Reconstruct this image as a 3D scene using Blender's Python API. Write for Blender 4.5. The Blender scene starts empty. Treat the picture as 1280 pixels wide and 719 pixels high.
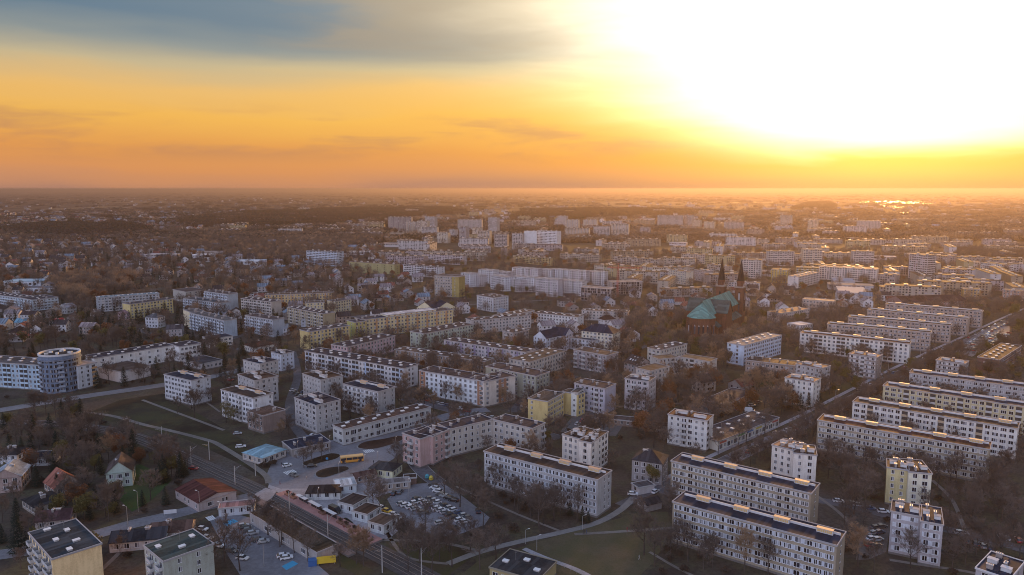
import bpy, math, random
import numpy as np
from mathutils import Vector, Euler, Matrix
R = math.radians
random.seed(7)
rng = np.random.default_rng(7)
scene = bpy.context.scene
col = scene.collection

# ------------------------------------------------------------------ camera
CH, F, PITCH = 120.0, 924.0, math.atan((359.5 - 236.0) / 924.0)      # flying height, focal length in photo pixels
cam_d = bpy.data.cameras.new('camera')
cam_d.sensor_width = 36.0
cam_d.lens = F / 1280.0 * 36.0
cam_d.clip_start, cam_d.clip_end = 1.0, 200000.0
cam = bpy.data.objects.new('camera', cam_d)
cam.location = (0, 0, CH)
cam.rotation_euler = (math.pi / 2 - PITCH, 0, 0)
col.objects.link(cam)
scene.camera = cam

def G(px, py, z=0.0):
    """photo pixel -> point on the plane at height z"""
    x, y = (px - 640.0) / F, (359.5 - py) / F
    c, s = math.cos(PITCH), math.sin(PITCH)
    d = Vector((x, c + y * s, -s + y * c))
    t = (z - CH) / d.z
    return Vector((d.x * t, d.y * t, z))

# ------------------------------------------------------------------ world, sun, exposure
SUN_AZ, SUN_EL = R(26.0), R(8.0)            # azimuth measured from +Y towards +X
scene.view_settings.view_transform = 'Standard'
scene.view_settings.look = 'None'
scene.view_settings.exposure = 1.3
scene.view_settings.gamma = 1.0
cy = scene.cycles
cy.max_bounces = 4; cy.diffuse_bounces = 2; cy.glossy_bounces = 2; cy.transmission_bounces = 2
cy.volume_bounces = 0; cy.transparent_max_bounces = 6
cy.caustics_reflective = False; cy.caustics_refractive = False
cy.sample_clamp_indirect = 4.0
cy.use_denoising = True
cy.denoising_prefilter = 'ACCURATE'
cy.filter_width = 1.0

class NT:
    """short hand for building node trees"""
    def __init__(s, tree): s.t = tree; s.n = tree.nodes; s.l = tree.links
    def new(s, typ, **kw):
        nd = s.n.new(typ)
        for k, v in kw.items(): setattr(nd, k, v)
        return nd
    def put(s, sock, v):
        if hasattr(v, 'is_linked') or isinstance(v, bpy.types.NodeSocket): s.l.new(v, sock)
        else:
            try: sock.default_value = v
            except Exception: sock.default_value = (*v, 1.0)
    def math(s, op, a, b=0.0, c=0.0, clamp=False):
        nd = s.new('ShaderNodeMath', operation=op, use_clamp=clamp)
        s.put(nd.inputs[0], a); s.put(nd.inputs[1], b); s.put(nd.inputs[2], c)
        return nd.outputs[0]
    def vmath(s, op, a, b=(0, 0, 0)):
        nd = s.new('ShaderNodeVectorMath', operation=op)
        s.put(nd.inputs[0], a); s.put(nd.inputs[1], b)
        return nd.outputs['Value'] if op in ('DOT_PRODUCT', 'LENGTH') else nd.outputs[0]
    def mix(s, fac, a, b, blend='MIX'):
        nd = s.new('ShaderNodeMix', data_type='RGBA', blend_type=blend, clamp_factor=True)
        s.put(nd.inputs[0], fac); s.put(nd.inputs[6], a); s.put(nd.inputs[7], b)
        return nd.outputs[2]
    def ramp(s, fac, stops, interp='LINEAR'):
        nd = s.new('ShaderNodeValToRGB'); cr = nd.color_ramp; cr.interpolation = interp
        while len(cr.elements) < len(stops): cr.elements.new(0.5)
        for e, (p, c) in zip(cr.elements, stops):
            e.position = p; e.color = (*c, 1) if len(c) == 3 else c
        s.put(nd.inputs[0], fac)
        return nd.outputs[0]
    def noise(s, vec, scale, detail=4.0, rough=0.5, color=False):
        nd = s.new('ShaderNodeTexNoise')
        s.put(nd.inputs['Vector'], vec); s.put(nd.inputs['Scale'], scale)
        s.put(nd.inputs['Detail'], detail); s.put(nd.inputs['Roughness'], rough)
        return nd.outputs['Color' if color else 'Fac']
    def step(s, x, lo, hi):
        nd = s.new('ShaderNodeMapRange', interpolation_type='SMOOTHSTEP')
        s.put(nd.inputs[0], x); s.put(nd.inputs[1], lo); s.put(nd.inputs[2], hi)
        s.put(nd.inputs[3], 0.0); s.put(nd.inputs[4], 1.0)
        return nd.outputs[0]

world = bpy.data.worlds.new('World'); scene.world = world; world.use_nodes = True
w = NT(world.node_tree); w.n.clear()
dirn = w.new('ShaderNodeTexCoord').outputs['Generated']
sep = w.new('ShaderNodeSeparateXYZ'); w.put(sep.inputs[0], dirn)
X, Y, Z = sep.outputs
el = w.math('MULTIPLY', w.math('ARCSINE', Z), 180 / math.pi)                 # degrees above the horizon
az = w.math('MULTIPLY', w.math('ARCTAN2', X, Y), 180 / math.pi)              # degrees from +Y
daz = w.math('ABSOLUTE', w.math('SUBTRACT', w.math('WRAP', w.math('SUBTRACT', az, math.degrees(SUN_AZ)), 180.0, -180.0), 0.0))
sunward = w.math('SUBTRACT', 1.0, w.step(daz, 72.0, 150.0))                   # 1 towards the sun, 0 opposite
# wispy streaks: stretched along the horizon
cmb = w.new('ShaderNodeCombineXYZ')
w.put(cmb.inputs[0], w.math('MULTIPLY', az, 0.055)); w.put(cmb.inputs[1], w.math('MULTIPLY', el, 0.36)); w.put(cmb.inputs[2], 0.0)
warp = w.noise(cmb.outputs[0], 0.8, 3.0, 0.5, True)
wv = w.vmath('ADD', cmb.outputs[0], w.vmath('MULTIPLY', w.vmath('SUBTRACT', warp, (0.5, 0.5, 0.5)), (0.9, 0.9, 0.0)))
streak = w.noise(wv, 1.0, 6.0, 0.58)
streak2 = w.noise(w.vmath('ADD', wv, (7.3, 2.1, 0)), 0.55, 4.0, 0.5)
sel = w.math('ADD', el, w.math('MULTIPLY', w.math('SUBTRACT', streak2, 0.5), 4.0))
fe = w.math('MULTIPLY', w.math('MAXIMUM', sel, 0.0), 1 / 60.0)
EXPO = 1.3; GAIN = 2 ** -EXPO                          # sky colours passed through g3 are given as they appear in the picture
def g3(c): return tuple(x * GAIN for x in c)
warm = w.ramp(fe, [(p, g3(c)) for p, c in ((0.0, (0.50, 0.25, 0.17)), (0.010, (0.64, 0.29, 0.15)), (0.024, (0.74, 0.31, 0.12)), (0.045, (0.80, 0.33, 0.09)), (0.085, (0.93, 0.48, 0.09)),
                   (0.115, (0.86, 0.50, 0.16)), (0.142, (0.56, 0.46, 0.29)), (0.166, (0.25, 0.29, 0.31)), (0.192, (0.075, 0.17, 0.29)), (0.30, (0.08, 0.18, 0.31)), (1.0, (0.10, 0.19, 0.34)))])
cool = w.ramp(fe, [(0.0, (0.44, 0.40, 0.48)), (0.06, (0.62, 0.57, 0.70)), (0.18, (0.74, 0.73, 0.86)), (0.45, (0.56, 0.64, 0.88)), (1.0, (0.26, 0.37, 0.66))])  # sky behind the camera, raised brighter to light the near facades
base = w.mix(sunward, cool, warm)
# dull mauve cloud bars low over the horizon, grey veil higher up
bar = w.math('MULTIPLY', w.step(streak, 0.47, 0.60), w.math('MULTIPLY', w.step(el, 1.5, 3.0), w.math('SUBTRACT', 1.0, w.step(el, 4.0, 6.5))))
base = w.mix(w.math('MULTIPLY', bar, 0.70), base, w.mix(sunward, (0.40, 0.36, 0.42), g3((0.52, 0.24, 0.13))))
veil = w.math('MULTIPLY', w.math('MULTIPLY', w.step(streak, 0.45, 0.70), w.step(el, 7.0, 11.0)), w.step(az, -24.0, -6.0))
base = w.mix(w.math('MULTIPLY', veil, 0.6), base, w.mix(sunward, (0.50, 0.50, 0.58), g3((0.36, 0.31, 0.27))))
bank = w.math('MULTIPLY', w.step(w.math('ADD', az, w.math('MULTIPLY', w.math('SUBTRACT', streak, 0.5), 30.0)), -20.0, -8.0), w.math('SUBTRACT', 1.0, w.step(az, 10.0, 30.0)))
bank = w.math('MULTIPLY', bank, w.step(w.math('ADD', el, w.math('MULTIPLY', w.math('SUBTRACT', streak2, 0.5), 5.0)), 8.5, 12.5))
base = w.mix(w.math('MULTIPLY', bank, 0.85), base, g3((0.31, 0.265, 0.235)))
# the sun's glow through thin cloud, wider above than below
du = w.math('DIVIDE', w.math('SUBTRACT', az, 27.5), w.math('ADD', 9.0, w.math('MULTIPLY', w.math('MAXIMUM', el, 0.0), 1.02)))
dv = w.math('DIVIDE', w.math('SUBTRACT', el, 8.2), w.math('ADD', 6.2, w.math('MULTIPLY', w.step(el, 8.0, 9.5), 4.5)))
rr = w.math('SQRT', w.math('ADD', w.math('MULTIPLY', du, du), w.math('MULTIPLY', dv, dv)))
rr = w.math('ADD', rr, w.math('ADD', w.math('MULTIPLY', w.math('SUBTRACT', streak2, 0.5), 0.9), w.math('MULTIPLY', w.math('SUBTRACT', streak, 0.5), 0.45)))
rr = w.math('MAXIMUM', rr, 0.0)
core = w.math('EXPONENT', w.math('MULTIPLY', w.math('POWER', rr, 2.1), -1.3))
halo = w.math('EXPONENT', w.math('MULTIPLY', rr, -1.0))
edge = w.step(w.math('ADD', el, w.math('MULTIPLY', w.math('SUBTRACT', streak, 0.5), 3.0)), 1.6, 3.4)      # ragged top of the low cloud bank
core = w.math('MULTIPLY', core, edge)
low = w.math('MULTIPLY', w.math('SUBTRACT', 1.0, w.step(el, 0.0, 1.0)), 0.12)
glow = w.mix(1.0, w.mix(halo, (0, 0, 0), g3((0.72, 0.46, 0.05))), w.mix(core, (0, 0, 0), (1.25, 1.12, 0.86)), 'ADD')
glow = w.mix(low, glow, (0, 0, 0))
skycol = w.mix(1.0, base, glow, 'ADD')
nish = w.new('ShaderNodeTexSky', sky_type='NISHITA', sun_disc=False, sun_elevation=SUN_EL, sun_rotation=SUN_AZ)
nish.air_density = 1.5; nish.dust_density = 2.0
bg1 = w.new('ShaderNodeBackground'); w.put(bg1.inputs[0], nish.outputs[0]); bg1.inputs[1].default_value = 0.05
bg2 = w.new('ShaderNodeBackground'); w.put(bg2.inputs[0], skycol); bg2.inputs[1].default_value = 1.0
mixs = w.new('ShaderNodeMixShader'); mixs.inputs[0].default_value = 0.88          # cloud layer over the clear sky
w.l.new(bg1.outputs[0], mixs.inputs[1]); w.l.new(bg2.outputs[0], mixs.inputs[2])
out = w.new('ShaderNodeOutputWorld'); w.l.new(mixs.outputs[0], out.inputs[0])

sun_d = bpy.data.lights.new('sun', 'SUN'); sun_d.energy = 2.0; sun_d.angle = R(6.0); sun_d.color = (1.0, 0.49, 0.14)
sun = bpy.data.objects.new('sun', sun_d); col.objects.link(sun)
sdir = Vector((math.sin(SUN_AZ) * math.cos(SUN_EL), math.cos(SUN_AZ) * math.cos(SUN_EL), math.sin(SUN_EL)))
sun.rotation_euler = (-sdir).to_track_quat('-Z', 'Y').to_euler()

# ------------------------------------------------------------------ materials
MATS = {}
def bsdf(name):
    m = bpy.data.materials.new(name); m.use_nodes = True
    t = NT(m.node_tree); b = t.n['Principled BSDF']
    return m, t, b
def pos(t): return t.new('ShaderNodeNewGeometry').outputs['Position']
def cached(fn):
    def g(*a, **k):
        key = (fn.__name__, a, tuple(sorted(k.items())))
        if key not in MATS: MATS[key] = fn(*a, **k)
        return MATS[key]
    return g
@cached
def plaster(c, rough=0.9, dirt=0.2):
    """wall render or painted panel: blotches and rain streaks"""
    mu = sum(c) / 3; c = tuple(max(0.015, (mu + (x - mu) * 1.2) * (0.72 if mu < .40 else .88 if mu < .5 else 1.02)) for x in c)
    m, t, b = bsdf('plaster')
    p = pos(t)
    n1 = t.noise(p, 0.22, 4)
    n2 = t.noise(t.vmath('MULTIPLY', p, (1.3, 1.3, 0.12)), 1.0, 4, 0.6)
    n3 = t.noise(p, 2.5, 3)
    k = t.math('ADD', t.math('MULTIPLY', n1, 0.35), t.math('ADD', t.math('MULTIPLY', n2, 0.4), t.math('MULTIPLY', n3, 0.25)))
    dk = tuple(x * (1 - dirt) * f for x, f in zip(c, (1.0, 0.96, 0.92)))
    t.put(b.inputs['Base Color'], t.mix(t.step(k, 0.38, 0.58), dk, c))
    b.inputs['Roughness'].default_value = rough
    return m
@cached
def roofing(c, c2=None):
    """bitumen or tile roofing with patches"""
    m, t, b = bsdf('roofing')
    p = pos(t)
    c = tuple(x * (0.45 if max(c) < 0.2 else 0.8) for x in c)
    c2 = c2 or tuple(x * 0.55 for x in c)
    n1 = t.noise(p, 0.12, 5, 0.6); n2 = t.noise(p, 1.4, 4)
    k = t.math('ADD', t.math('MULTIPLY', n1, 0.65), t.math('MULTIPLY', n2, 0.35))
    so = t.new('ShaderNodeSeparateXYZ'); t.put(so.inputs[0], t.new('ShaderNodeTexCoord').outputs['Object'])
    wn = t.new('ShaderNodeTexWhiteNoise', noise_dimensions='2D'); cb = t.new('ShaderNodeCombineXYZ'); t.put(cb.inputs[0], t.math('FLOOR', t.math('MULTIPLY', so.outputs[0], 0.9))); t.put(cb.inputs[1], t.math('FLOOR', t.math('MULTIPLY', so.outputs[1], 0.13)))
    t.put(wn.inputs['Vector'], cb.outputs[0])
    rc_ = t.mix(t.step(k, 0.4, 0.62), c, c2)
    rc_ = t.mix(t.math('MULTIPLY', t.step(wn.outputs['Value'], 0.35, 0.95), 0.55), rc_, tuple(x * 1.9 for x in c))
    t.put(b.inputs['Base Color'], rc_)
    b.inputs['Roughness'].default_value = 0.6
    t.put(b.inputs['Roughness'], t.math('ADD', 0.6, t.math('MULTIPLY', n1, 0.4))); b.inputs['Specular IOR Level'].default_value = 0.1
    return m
@cached
def plain(c, rough=0.6, metal=0.0, var=0.25):
    m, t, b = bsdf('paint')
    n = t.noise(pos(t), 0.9, 4)
    t.put(b.inputs['Base Color'], t.mix(n, tuple(x * (1 - var) for x in c), c))
    b.inputs['Roughness'].default_value = rough; b.inputs['Metallic'].default_value = metal
    return m
@cached
def glass():
    """window glass: some panes dark, some with curtains or blinds behind"""
    m, t, b = bsdf('window_glass')
    g = t.new('ShaderNodeNewGeometry'); o = t.new('ShaderNodeObjectInfo')
    r = t.math('FRACT', t.math('ADD', g.outputs['Random Per Island'], o.outputs['Random']))
    c = t.ramp(r, [(0.0, (0.012, 0.013, 0.018)), (0.45, (0.03, 0.032, 0.045)), (0.62, (0.08, 0.08, 0.10)), (0.8, (0.30, 0.29, 0.31)), (1.0, (0.42, 0.40, 0.38))], 'CONSTANT')
    t.put(b.inputs['Base Color'], c)
    b.inputs['Roughness'].default_value = 0.12
    b.inputs['Specular IOR Level'].default_value = 0.5
    return m
@cached
def paint(c):
    m, t, b = bsdf('car_paint')
    t.put(b.inputs['Base Color'], t.mix(t.noise(pos(t), 1.5, 3), tuple(x * 0.85 for x in c), c))
    b.inputs['Roughness'].default_value = 0.28
    b.inputs['Coat Weight'].default_value = 0.5
    return m
@cached
def asphalt(c=(0.075, 0.072, 0.08), v=0.45):
    m, t, b = bsdf('asphalt')
    p = pos(t)
    k = t.math('ADD', t.math('MULTIPLY', t.noise(p, 0.06, 5, 0.6), 0.6), t.math('MULTIPLY', t.noise(p, 0.8, 5, 0.65), 0.4))
    t.put(b.inputs['Base Color'], t.mix(t.step(k, 0.35, 0.65), tuple(x * (1 - v) for x in c), tuple(x * (1 + v) for x in c)))
    b.inputs['Roughness'].default_value = 0.85
    return m
@cached
def ground_mat():
    m, t, b = bsdf('ground')
    p = pos(t)
    n1 = t.noise(p, 0.012, 6, 0.6); n2 = t.noise(p, 0.07, 7, 0.7); n3 = t.noise(p, 0.7, 6, 0.75); n4 = t.noise(t.vmath('ADD', p, (311.0, 97.0, 0.0)), 0.03, 6, 0.65)
    near = t.mix(t.step(n2, 0.42, 0.58), (0.060, 0.046, 0.038), (0.085, 0.076, 0.046))
    near = t.mix(t.step(n4, 0.50, 0.60), near, (0.085, 0.066, 0.052))
    near = t.mix(t.step(n1, 0.54, 0.66), near, (0.105, 0.090, 0.080))
    near = t.mix(t.math('MULTIPLY', t.step(n3, 0.40, 0.66), 0.65), near, (0.034, 0.026, 0.023))
    far1 = t.noise(p, 0.0022, 8, 0.65); far2 = t.noise(t.vmath('MULTIPLY', p, (1.0, 0.35, 1.0)), 0.0007, 6, 0.6)
    far = t.mix(t.step(far1, 0.40, 0.62), (0.030, 0.021, 0.020), (0.085, 0.062, 0.050))
    far = t.mix(t.step(far2, 0.55, 0.68), far, (0.15, 0.11, 0.075))
    d = t.vmath('LENGTH', p)
    t.put(b.inputs['Base Color'], t.mix(t.step(d, 1400.0, 3200.0), near, far))
    b.inputs['Roughness'].default_value = 1.0
    b.inputs['Specular IOR Level'].default_value = 0.1
    return m
@cached
def lawn_mat(c=(0.060, 0.060, 0.026), c2=(0.075, 0.058, 0.038)):
    m, t, b = bsdf('lawn')
    p = pos(t)
    k = t.math('ADD', t.math('MULTIPLY', t.noise(p, 0.07, 6, 0.65), 0.7), t.math('MULTIPLY', t.noise(p, 1.2, 4, 0.7), 0.3))
    cc = t.mix(t.step(k, 0.40, 0.60), c, c2); cc = t.mix(t.step(t.noise(p, 0.02, 6, 0.7), 0.50, 0.64), cc, tuple(x * 0.62 for x in c2)); cc = t.mix(t.math('MULTIPLY', t.step(t.noise(p, 1.6, 5, 0.75), 0.45, 0.7), 0.45), cc, tuple(x * 0.45 for x in c))
    t.put(b.inputs['Base Color'], cc)
    b.inputs['Roughness'].default_value = 1.0
    b.inputs['Specular IOR Level'].default_value = 0.1
    return m
@cached
def twig_mat(c, name='bark', var=0.5):
    m, t, b = bsdf(name)
    o = t.new('ShaderNodeObjectInfo'); p = t.new('ShaderNodeTexCoord').outputs['Object']
    r = o.outputs['Random']
    n = t.noise(p, 0.35, 3)
    k = t.math('ADD', t.math('MULTIPLY', r, 0.6), t.math('MULTIPLY', n, 0.5))
    t.put(b.inputs['Base Color'], t.mix(k, tuple(x * (1 - var) for x in c), tuple(x * (1 + var) for x in c)))
    b.inputs['Roughness'].default_value = 0.95
    b.inputs['Specular IOR Level'].default_value = 0.15
    return m
@cached
def water_mat():
    m, t, b = bsdf('water')
    b.inputs['Base Color'].default_value = (0.03, 0.035, 0.04, 1)
    b.inputs['Roughness'].default_value = 0.10
    return m
@cached
def inst_mat(stops, name, rough=0.8):
    """colour chosen per copy"""
    m, t, b = bsdf(name)
    o = t.new('ShaderNodeObjectInfo')
    c = t.ramp(o.outputs['Random'], list(stops), 'CONSTANT')
    n = t.noise(pos(t), 0.25, 4)
    t.put(b.inputs['Base Color'], t.mix(t.math('MULTIPLY', n, 0.5), c, (0.05, 0.04, 0.04)))
    b.inputs['Roughness'].default_value = rough
    return m

# ------------------------------------------------------------------ mesh helpers
class MB:
    def __init__(s): s.v = []; s.f = []; s.m = []
    def poly(s, pts, mi=0):
        i = len(s.v); s.v += [tuple(p) for p in pts]; s.f.append(tuple(range(i, i + len(pts)))); s.m.append(mi)
    def box(s, x0, x1, y0, y1, z0, z1, mi=0, T=None, top=None):
        c = [(x0, y0, z0), (x1, y0, z0), (x1, y1, z0), (x0, y1, z0), (x0, y0, z1), (x1, y0, z1), (x1, y1, z1), (x0, y1, z1)]
        if T: c = [T(*p) for p in c]
        i = len(s.v); s.v += c
        for q in ((0, 3, 2, 1), (4, 5, 6, 7), (0, 1, 5, 4), (1, 2, 6, 5), (2, 3, 7, 6), (3, 0, 4, 7)):
            s.f.append(tuple(i + k for k in q)); s.m.append(mi)
        if top is not None: s.m[-5] = top
    def tube(s, p0, p1, r0, r1, n=6, mi=0, cap=True):
        p0, p1 = Vector(p0), Vector(p1); d = (p1 - p0)
        if d.length < 1e-6: return
        d.normalize(); a = d.orthogonal().normalized(); b = d.cross(a); i = len(s.v)
        for p, r in ((p0, r0), (p1, r1)):
            for k in range(n):
                q = 2 * math.pi * k / n
                s.v.append(tuple(p + (a * math.cos(q) + b * math.sin(q)) * r))
        for k in range(n):
            s.f.append((i + k, i + (k + 1) % n, i + n + (k + 1) % n, i + n + k)); s.m.append(mi)
        if cap:
            s.f.append(tuple(i + n + k for k in range(n))); s.m.append(mi)
            s.f.append(tuple(i + n - 1 - k for k in range(n))); s.m.append(mi)
    def prism(s, pts, z0, z1, mi=0, top=None):
        n = len(pts); i = len(s.v)
        s.v += [(p[0], p[1], z0) for p in pts] + [(p[0], p[1], z1) for p in pts]
        for k in range(n):
            s.f.append((i + k, i + (k + 1) % n, i + n + (k + 1) % n, i + n + k)); s.m.append(mi)
        s.f.append(tuple(i + n + k for k in range(n))); s.m.append(mi if top is None else top)
        s.f.append(tuple(i + n - 1 - k for k in range(n))); s.m.append(mi)
    def mesh(s, name, mats):
        me = bpy.data.meshes.new(name)
        me.from_pydata(s.v, [], s.f)
        for mt in (mats if isinstance(mats, (list, tuple)) else [mats]): me.materials.append(mt)
        if any(s.m): me.polygons.foreach_set('material_index', s.m)
        me.update()
        return me
    def build(s, name, mats, parent=None, loc=(0, 0, 0), rz=0.0):
        return obj(name, s.mesh(name, mats), parent, loc, rz)
def obj(name, me, parent=None, loc=(0, 0, 0), rz=0.0):
    o = bpy.data.objects.new(name, me); col.objects.link(o)
    o.location = loc; o.rotation_euler = (0, 0, rz)
    if parent is not None: o.parent = parent
    return o
def tag(o, label, cat, group=None, kind=None):
    if label: o['label'] = label
    if cat: o['category'] = cat
    if group: o['group'] = group
    if kind: o['kind'] = kind
    return o
def thing(name, label, cat, loc=(0, 0, 0), rz=0.0, group=None):
    return tag(obj(name, None, None, loc, rz), label, cat, group)
def stuff(o): o['kind'] = 'stuff'; return o
def copy_tree(o, loc, rz=None, parent=None):
    c = o.copy(); col.objects.link(c); c.parent = parent
    if loc is not None: c.location = loc
    if rz is not None: c.rotation_euler = (0, 0, rz)
    for ch in o.children: copy_tree(ch, None, None, c)
    return c

# occupancy grid so that trees and filler keep off what is built
CELL = 2.0
OCC = set()
def occ_rect(o, u, v, L, D, mg=1.5):
    """o: corner, u,v: unit vectors"""
    x = -mg
    while x <= L + mg:
        y = -mg
        while y <= D + mg:
            p = o + u * x + v * y
            OCC.add((int(p.x // CELL), int(p.y // CELL)))
            y += CELL * 0.7
        x += CELL * 0.7
def is_occ(p): return (int(p[0] // CELL), int(p[1] // CELL)) in OCC
def pt_in(poly, x, y):
    c = False; n = len(poly); j = n - 1
    for i in range(n):
        xi, yi = poly[i][0], poly[i][1]; xj, yj = poly[j][0], poly[j][1]
        if (yi > y) != (yj > y) and x < (xj - xi) * (y - yi) / (yj - yi) + xi: c = not c
        j = i
    return c
def occ_poly(pts):
    xs = [p[0] for p in pts]; ys = [p[1] for p in pts]
    for i in range(int(min(xs) // CELL), int(max(xs) // CELL) + 1):
        for j in range(int(min(ys) // CELL), int(max(ys) // CELL) + 1):
            if pt_in(pts, (i + .5) * CELL, (j + .5) * CELL): OCC.add((i, j))

# ------------------------------------------------------------------ ground, water, lawns, roads
def struct(o): o['kind'] = 'structure'; return o
gm = MB()
xs = [-42000, -12000, -4000, -1500, 0, 1500, 4000, 12000, 42000]; ys = [-1500, 0, 600, 1500, 4000, 12000, 46000]
for i in range(len(xs) - 1):
    for j in range(len(ys) - 1):
        gm.poly([(xs[i], ys[j], 0), (xs[i + 1], ys[j], 0), (xs[i + 1], ys[j + 1], 0), (xs[i], ys[j + 1], 0)])
struct(gm.build('ground', ground_mat()))

def smooth(pts, k=6):
    P = [pts[0]] + list(pts) + [pts[-1]]; o = []
    for i in range(1, len(P) - 2):
        a, b, c, d = P[i - 1], P[i], P[i + 1], P[i + 2]
        for s in range(k):
            t = s / k
            o.append(0.5 * ((2 * b) + (c - a) * t + (2 * a - 5 * b + 4 * c - d) * t * t + (3 * b - a - 3 * c + d) * t ** 3))
    o.append(P[-2]); return o
def strip(name, px, width, mat, z=0.04, occ=True, kerb=0.0, off=0.0, pts=None):
    P = pts or smooth([G(*p) for p in px]); L = []; Rr = []
    for i, p in enumerate(P):
        d = (P[min(i + 1, len(P) - 1)] - P[max(i - 1, 0)]); n = Vector((d.y, -d.x, 0)).normalized()
        c = p + n * off
        L.append(c - n * width / 2); Rr.append(c + n * width / 2)
    m = MB(); n = len(P)
    m.v = [(q.x, q.y, z) for q in L] + [(q.x, q.y, z) for q in Rr]
    for i in range(n - 1): m.f.append((i, n + i, n + i + 1, i + 1)); m.m.append(0)
    if occ:
        for i in range(n - 1):
            d = (P[i + 1] - P[i]); l = d.length
            if l > .01: u = d / l; occ_rect(L[i], u, Vector((u.y, -u.x, 0)), l, width, 1.0)
    if kerb:
        for S, s in ((L, -1), (Rr, 1)):
            for i in range(n - 1):
                a, b = S[i], S[i + 1]; q = (b - a)
                if q.length < .01: continue
                nn = Vector((q.y, -q.x, 0)).normalized() * s * 0.3
                m.poly([(a.x, a.y, kerb), (b.x, b.y, kerb), (b.x + nn.x, b.y + nn.y, kerb), (a.x + nn.x, a.y + nn.y, kerb)], 1)
                m.poly([(a.x, a.y, z), (b.x, b.y, z), (b.x, b.y, kerb), (a.x, a.y, kerb)], 1)
    o = struct(m.build(name, [mat, plain((0.22, 0.21, 0.21), .9)]))
    return o, P
def sheet(name, px, mat, z, occ=True):
    P = [G(*p) for p in px]
    # counter-clockwise
    a = sum(P[i].x * P[(i + 1) % len(P)].y - P[(i + 1) % len(P)].x * P[i].y for i in range(len(P)))
    if a < 0: P.reverse()
    m = MB(); m.poly([(p.x, p.y, z) for p in P])
    if occ: occ_poly(P)
    return struct(m.build(name, mat))

LAWN = lawn_mat(); DRY = lawn_mat((0.080, 0.074, 0.040), (0.105, 0.084, 0.055)); GREEN = lawn_mat((0.045, 0.085, 0.028), (0.05, 0.06, 0.03))
sheet('lawn', [(100, 520), (150, 500), (205, 492), (270, 530), (300, 548), (330, 590), (338, 604), (300, 580), (230, 548), (170, 533)], lawn_mat((0.06, 0.058, 0.03), (0.045, 0.037, 0.028)), 0.012)
sheet('lawn', [(575, 719), (600, 700), (690, 672), (760, 652), (800, 640), (835, 640), (838, 662), (820, 700), (800, 719)], DRY, 0.012)
sheet('lawn', [(150, 590), (175, 580), (215, 600), (190, 625), (165, 640), (150, 625)], GREEN, 0.012, False)
sheet('lawn', [(480, 675), (560, 680), (600, 690), (560, 719), (520, 719)], LAWN, 0.012, False)
sheet('lawn', [(900, 530), (930, 522), (945, 518), (930, 540), (905, 545)], LAWN, 0.012)
sheet('lawn', [(1010, 500), (1050, 480), (1080, 470), (1060, 490), (1030, 515)], LAWN, 0.012, False)
for q in ([(560, 272), (575, 264), (640, 262), (640, 268), (600, 274)], [(690, 256), (780, 252), (900, 253), (880, 257), (720, 260)], [(40, 262), (130, 258), (190, 259), (100, 264)],
          [(820, 262), (960, 256), (1040, 258), (940, 266)], [(1180, 275), (1280, 266), (1330, 268), (1240, 280)]):
    sheet('field', q, lawn_mat((0.20, 0.145, 0.085), (0.15, 0.10, 0.07)), 0.3, False)
for q in ([(1095, 257), (1110, 253), (1140, 252.2), (1168, 255), (1150, 258), (1120, 259.5)], [(1070, 253), (1110, 251.2), (1170, 251.5), (1110, 252.3)], [(1120, 266), (1130, 265), (1136, 266), (1126, 267.5)],
          [(1215, 254), (1290, 252.6), (1330, 253.2), (1240, 254.8)], [(888, 253.5), (960, 252), (990, 253), (930, 254.5)]):
    sheet('lake', q, water_mat(), 0.5, False)

ASPH = asphalt(); LOT = asphalt((0.15, 0.145, 0.16), 0.3); PAVE = asphalt((0.26, 0.24, 0.25), 0.3); PATH = asphalt((0.15, 0.13, 0.115), 0.25)
strip('road', [(-60, 522), (0, 513), (60, 503), (110, 495), (200, 482), (270, 470), (330, 455)], 9, asphalt((0.15, 0.145, 0.155), .25), 0.04, kerb=0.12)
strip('footpath', [(100, 515), (140, 520), (180, 531), (211, 538), (258, 550), (277, 558), (327, 590), (336, 604)], 2.6, PATH, 0.05)
strip('footpath', [(178, 500), (210, 512), (240, 523), (280, 538)], 1.8, PATH, 0.05)
strip('road', [(-50, 700), (40, 688), (100, 674), (160, 657), (207, 646), (250, 635), (300, 624), (335, 616)], 7, LOT, 0.04, kerb=0.12)
sheet('road', [(336, 606), (333, 594), (340, 578), (362, 565), (400, 553), (440, 546), (480, 539), (500, 536), (512, 548), (506, 562), (490, 575), (462, 590), (455, 602), (425, 608), (390, 611), (350, 611)], LOT, 0.04)
sheet('pavement', [(333, 616), (336, 606), (350, 611), (390, 611), (425, 608), (455, 602), (468, 592), (508, 598), (500, 612), (470, 622), (498, 664), (488, 672), (472, 678), (440, 655), (400, 634), (360, 622)], PAVE, 0.05)
strip('road', [(500, 550), (515, 572), (530, 590), (548, 604)], 7, ASPH, 0.055, kerb=0.12)
strip('road', [(500, 545), (560, 520), (610, 512)], 8, LOT, 0.06, kerb=0.13)
sheet('car_park', [(484, 624), (498, 611), (520, 605), (552, 603), (580, 622), (612, 647), (606, 656), (575, 668), (548, 671), (515, 662), (498, 650)], LOT, 0.045)
sheet('car_park', [(262, 650), (285, 640), (330, 652), (372, 685), (412, 719), (424, 735), (310, 735), (282, 690)], LOT, 0.045)
sheet('parking_bay', [(277, 654), (291, 649), (298, 652), (283, 658)], plain((0.05, 0.30, 0.48), .8), 0.06)
sheet('parking_bay', [(352, 708), (366, 701), (373, 705), (358, 713)], plain((0.05, 0.30, 0.48), .8), 0.06)
sheet('verge', [(300, 642), (318, 637), (470, 715), (452, 722)], lawn_mat(), 0.02, False)
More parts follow.
